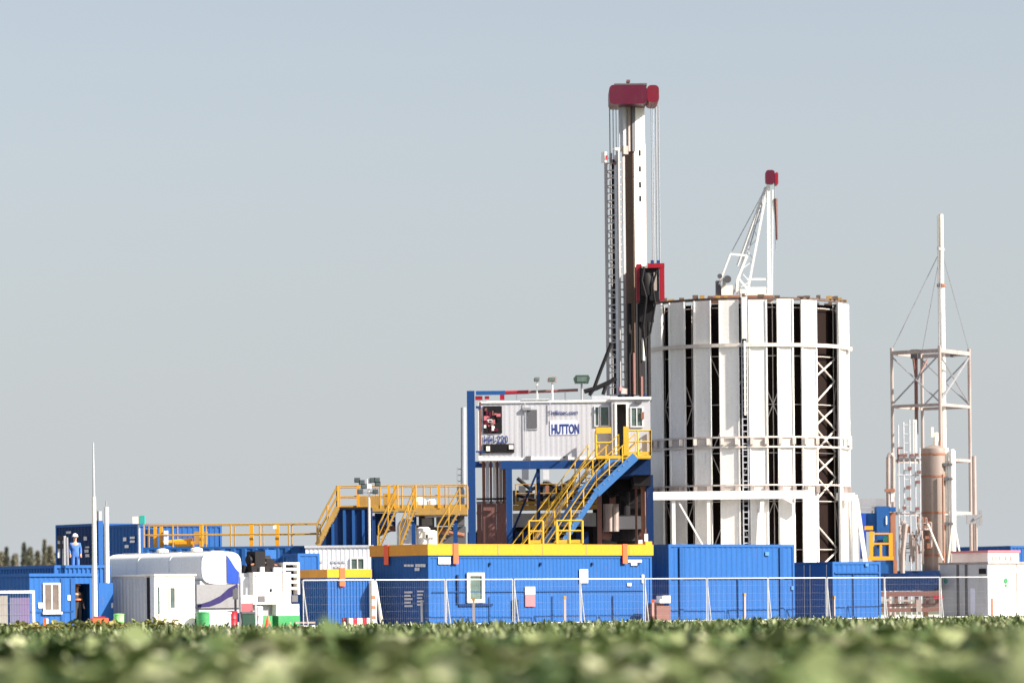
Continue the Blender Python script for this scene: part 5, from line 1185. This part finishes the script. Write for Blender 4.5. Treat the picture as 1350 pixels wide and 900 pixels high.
disc('x',1326,765); disc('y',1248,765.5); MB().box(fr.lx(1324.5),-.028,fr.zx(1326,773),fr.lx(1327.5),-.004,fr.zx(1326,769.6)).out('green_text_bar', GREEN, t)
MB().box(-.06,fr.ly(1301),fr.zy(1297,756),-.004,fr.ly(1292),fr.zy(1297,749)).out('vent', BLACK, t)
MB().box(-.035,fr.ly(1286),.2,-.004,fr.ly(1280),fr.zy(1283,775)).out('notice', LAVEN, t)
MB().box(fr.lx(1306),-.03,.15,fr.lx(1309),-.004,fr.zx(1307,788)).out('pipe', RUST, t); MB().box(fr.lx(1340),-.03,.12,fr.lx(1341.5),-.004,zt-.07).out('joint', RUSTL, t)
MB().box(fr.lx(1308),-.03,fr.zx(1320,754),L_,-.004,fr.zx(1320,748)).out('sign_strip', CREAM, t)
fr = Fr(1303, 176.5); t = thing('roof_unit', fr.loc, 'pinkish white tall unit standing behind the welfare cabin', 'equipment unit', TH)
zt2 = fr.zx(1305,725); L2 = fr.lx(1344); MB().box(0,0,.1,L2,2.4,zt2-.1).out('body', paint('pink_white_body', (.66,.56,.54), .6, dirt=.4, dcol=(.45,.25,.22)), t); MB().box(-.05,-.05,zt2-.1,L2+.05,2.45,zt2).out('top_plate', PINK, t)
m_ = MB()
for px in (1308,1313,1318,1326,1332): m_.box(fr.lx(px),-.03,fr.zx(px,738),fr.lx(px+3),-.004,fr.zx(px,733))
m_.out('vent_slot', RUSTL, t)
fr = Fr(1333, 196); container('far_container', fr, 6, 5.0, .1, fr.zx(1334,719), 'far blue container peeking above the right-hand cabins', 'container', mat=BLUE2)
fr = Fr(1332, 186); t = thing('brown_machine', Loc(1291,186).loc, 'dark brown low machine behind the grey side of the welfare cabin', 'machine'); q = Loc(1291,186)
m_ = MB(); q.box(m_,1286,729,1302,760,186,187); q.box(m_,1264,727,1268,760,186,186.3); m_.tube(q(1266,730),q(1280,738),.12); m_.out('body', BROWNP, t); m_ = MB(); q.box(m_,1262,733,1284,745,186.5,187); m_.out('frame', OCHRE, t)

# ================================================================== TREES far left
def tree(px, D, top, wpx, lb, tone, conif=False):
    x, z = X(px, D), Z(px, top, D); rad = wpx/2/(F/D)
    t = thing('tree', (x, D, 0), lb, 'tree', random.uniform(0,6), 'far trees at the left edge')
    tm = MB(); tm.tube((0,0,0),(0,0,z*.8),.22,7,.06)
    for i in range(5): a = i*1.3; zz = z*(.4+.1*i); tm.tube((0,0,zz),(math.cos(a)*rad*.7,math.sin(a)*rad*.7,zz+rad*.6),.07,5,.02)
    tm.out('trunk', paint('bark', (.10,.08,.06), .9), t)
    n_ = 2200; u = rng.uniform(0,1,n_); ang = rng.uniform(0,2*np.pi,n_); zz = z*(.22+.78*u)
    env = (1-u)**.7 if conif else np.sqrt(np.clip(1-(u*1.25-.35)**2,0.02,1))*(1-.35*u)
    rr = rad*env*rng.uniform(.25,1.05,n_)*(1+.35*np.sin(ang*3+u*9)); C = np.stack([np.cos(ang)*rr, np.sin(ang)*rr, zz],-1)
    d1 = rng.normal(0,1,(n_,3)); d1 /= np.linalg.norm(d1,axis=1)[:,None]; d2 = np.cross(d1, rng.normal(0,1,(n_,3))); d2 /= np.linalg.norm(d2,axis=1)[:,None]; s_ = rng.uniform(.06,.2,(n_,1))
    V = np.stack([C-d1*s_-d2*s_, C+d1*s_-d2*s_, C+d1*s_+d2*s_, C-d1*s_+d2*s_],1).reshape(-1,3)
    Fc = np.arange(n_*4).reshape(-1,4); T = np.repeat(np.clip(rng.normal(tone,.2,n_),0,1),4)
    o = numpy_object('crown', [(V,Fc,T)], TREEM); o.parent = t
TREEM = leaf_material('tree_leaf', [(0, (.08,.095,.075)), (.5, (.16,.165,.12)), (1, (.28,.24,.17))])
for a in ((9,420,722,13,'dark narrow far tree at the very left edge',.35,True),(1,425,728,12,'brownish low tree cut by the left edge',.75,False),(20,430,731,14,'low brown bush-like tree right of the narrow edge tree',.7,False),(32,415,716,13,'pointed dark tree standing tallest left of the worker',.3,True),
          (40,420,722,12,'rounded dark tree touching the pointed dark tree',.4,False),(50,430,727,11,'small brown tree in the gap of the treeline',.7,False),(59,415,712,9,'slim pale poplar nearest the floodlight stand',.6,True),(67,420,720,14,'brown broad tree beside the slim poplar',.8,False),(76,425,728,14,'low brown tree just left of the navy container',.8,False)): tree(*a)
n = 5000; P = np.stack([rng.uniform(X(-10,400), X(90,400), n), rng.uniform(395,408,n)],-1)
tag(numpy_object('scrub', [leaves_mesh(P, np.full(n,1.0)*rng.uniform(4.2,6.2,n), 5, 1.2, 2)], WEED), 'olive far hedge band under the treeline at the left', 'hedge', kind='stuff')
# floodlight stand left of the worker
Y = 160; q = Loc(85, Y); t = thing('floodlight_stand', q.loc, 'grey stand with two dark lamp boxes left of the worker in blue', 'light stand')
MB().tube((0,0,0),(0,0,Z(85,706,Y)),.09,8).tube(q(89,745),q(88,708),.06,6).out('post', STEEL, t)
for py in (709,719.5): c = q(80,py); MB().box(c.x-.13,-.15,c.z-.1,c.x+.13,.1,c.z+.1).out('lamp_box', BLACK, t)
m_ = MB(); q.box(m_,76,706,79,735,Y,Y+.1); m_.out('bracket', CREAM, t)
g = thing('work_platform', (X(100,160.4), 161.0, 0), 'blue work platform hidden below the worker in blue', 'platform'); zp = 2.45
MB().box(-1.3,-.8,zp-.15,1.6,.8,zp).out('deck', NAVY, g)
for a in (-1.2,1.5):
    for b2 in (-.7,.7): MB().box(a-.06,b2-.06,0,a+.06,b2+.06,zp-.15).out('leg', NAVY, g)

# ================================================================== PEOPLE
def skin(name, verts, edges, radii, mat, parent, root=0, lev=1):
    me = bpy.data.meshes.new(name); me.from_pydata(verts, edges, []); o = bpy.data.objects.new(name, me); COL.objects.link(o)
    sk = o.modifiers.new('skin','SKIN')
    for v, r_ in zip(me.skin_vertices[0].data, radii): v.radius = (r_, r_) if not isinstance(r_, tuple) else r_
    for i, v in enumerate(me.skin_vertices[0].data): v.use_root = (i == root)
    s2 = o.modifiers.new('sub','SUBSURF'); s2.levels = lev; s2.render_levels = lev
    dg = bpy.context.evaluated_depsgraph_get(); m2_ = bpy.data.meshes.new_from_object(o.evaluated_get(dg)); bpy.data.objects.remove(o); bpy.data.meshes.remove(me)
    m2_.name = name; m2_.materials.clear(); m2_.materials.append(mat); m2_.polygons.foreach_set('use_smooth',[True]*len(m2_.polygons))
    r = bpy.data.objects.new(name, m2_); COL.objects.link(r); r.parent = parent; return r
def person(loc, rot, lb, suit, hat, band=None, grp=None):
    t = thing('person', loc, lb, 'person', rot)
    V = [(0,0,.95),(0,0,1.12),(0,-.01,1.32),(0,0,1.46),(0,0,1.53),(0,-.01,1.62),(0,-.01,1.70)]; Rr = [(.15,.11),(.14,.10),(.17,.11),(.07,.06),(.055,.055),(.085,.10),(.075,.09)]
    E = [(i,i+1) for i in range(6)]
    def chain(start, pts, rs):
        k = start
        for p_, r_ in zip(pts, rs): V.append(p_); Rr.append(r_); E.append((k, len(V)-1)); k = len(V)-1
        return k
    for s in (-1,1):
        chain(0, [(s*.10,0,.88),(s*.11,-.02,.50),(s*.11,.02,.10),(s*.11,-.10,.04)], [.10,.065,.045,.04])
        wr = chain(2, [(s*.20,0,1.38),(s*.25,.03,1.12),(s*.24,-.10,.92)], [.06,.043,.03])
        pl = chain(wr, [(s*.24,-.13,.86)], [(.035,.018)])
        for j in range(4): chain(pl, [(s*(.215+.017*j),-.15,.82),(s*(.217+.016*j),-.145,.775+.006*abs(j-1.5))],[.010,.008])
        chain(wr, [(s*.20,-.15,.87),(s*.195,-.165,.83)],[.011,.009])
    body = skin('body', V, E, Rr, SKINM, t)
    MB().box(-.012,-.135,1.60,.012,-.10,1.64).box(-.03,-.118,1.575,.03,-.10,1.583).box(-.045,-.118,1.645,-.02,-.1,1.658).box(.02,-.118,1.645,.045,-.1,1.658).out('face_features', paint('face_detail',(.25,.12,.09)), body)
    V2 = [(0,0,.95),(0,0,1.12),(0,-.01,1.34),(0,0,1.47)]; R2 = [(.17,.13),(.16,.12),(.20,.14),(.10,.10)]; V, Rr, E = V2, R2, [(0,1),(1,2),(2,3)]
    for s in (-1,1):
        k = 0
        for st_, pts, rs in ((0,[(s*.10,0,.88),(s*.11,-.02,.50),(s*.11,.02,.12)],[.115,.085,.075]),(2,[(s*.20,0,1.38),(s*.25,.03,1.12),(s*.24,-.09,.94)],[.08,.06,.05])):
            k = st_
            for p_, r_ in zip(pts, rs): V.append(p_); Rr.append(r_); E.append((k, len(V)-1)); k = len(V)-1
    skin('coveralls', V, E, Rr, suit, t)
    for s in (-1,1): MB().box(s*.11-.055,-.17,0,s*.11+.055,.08,.10).box(s*.11-.05,-.06,.10,s*.11+.05,.07,.2).out('boot', BLACK, t)
    h = MB().lathe([(.135,0),(.13,.05),(.10,.11),(.05,.145),(.005,.155)],16,(0,-.005,1.70)).out('hard_hat', hat, t, smooth=True); MB().prism([(-.10,-.11),(.10,-.11),(.07,-.19),(-.07,-.19)],'z',1.70,1.715).out('hat_brim', hat, h)
    if band:
        MB().lathe([(.205,0),(.205,.06)],20,(0,0,1.12),cap=False).out('belt_band', band, t)
    return t
person((X(98,160), 160.4, zp), R(15), 'worker in blue coveralls and white hard hat standing high before the navy container', paint('blue_coveralls',(.05,.14,.42),.8,dirt=.1), WHITE)
fo = Fr(39,142); lx_ = fo.lx(111.5); 
pw = Vector((fo.x0 + fo.c*lx_ - fo.s*.55, fo.D + fo.s*lx_ + fo.c*.55, .2))
person(tuple(pw), TH, 'worker in dark coveralls and orange hard hat in the open office doorway', paint('dark_coveralls',(.03,.03,.035),.8,dirt=.1), paint('orange_hat',(.8,.30,.03)), band=paint('orange_band',(.75,.22,.10)))
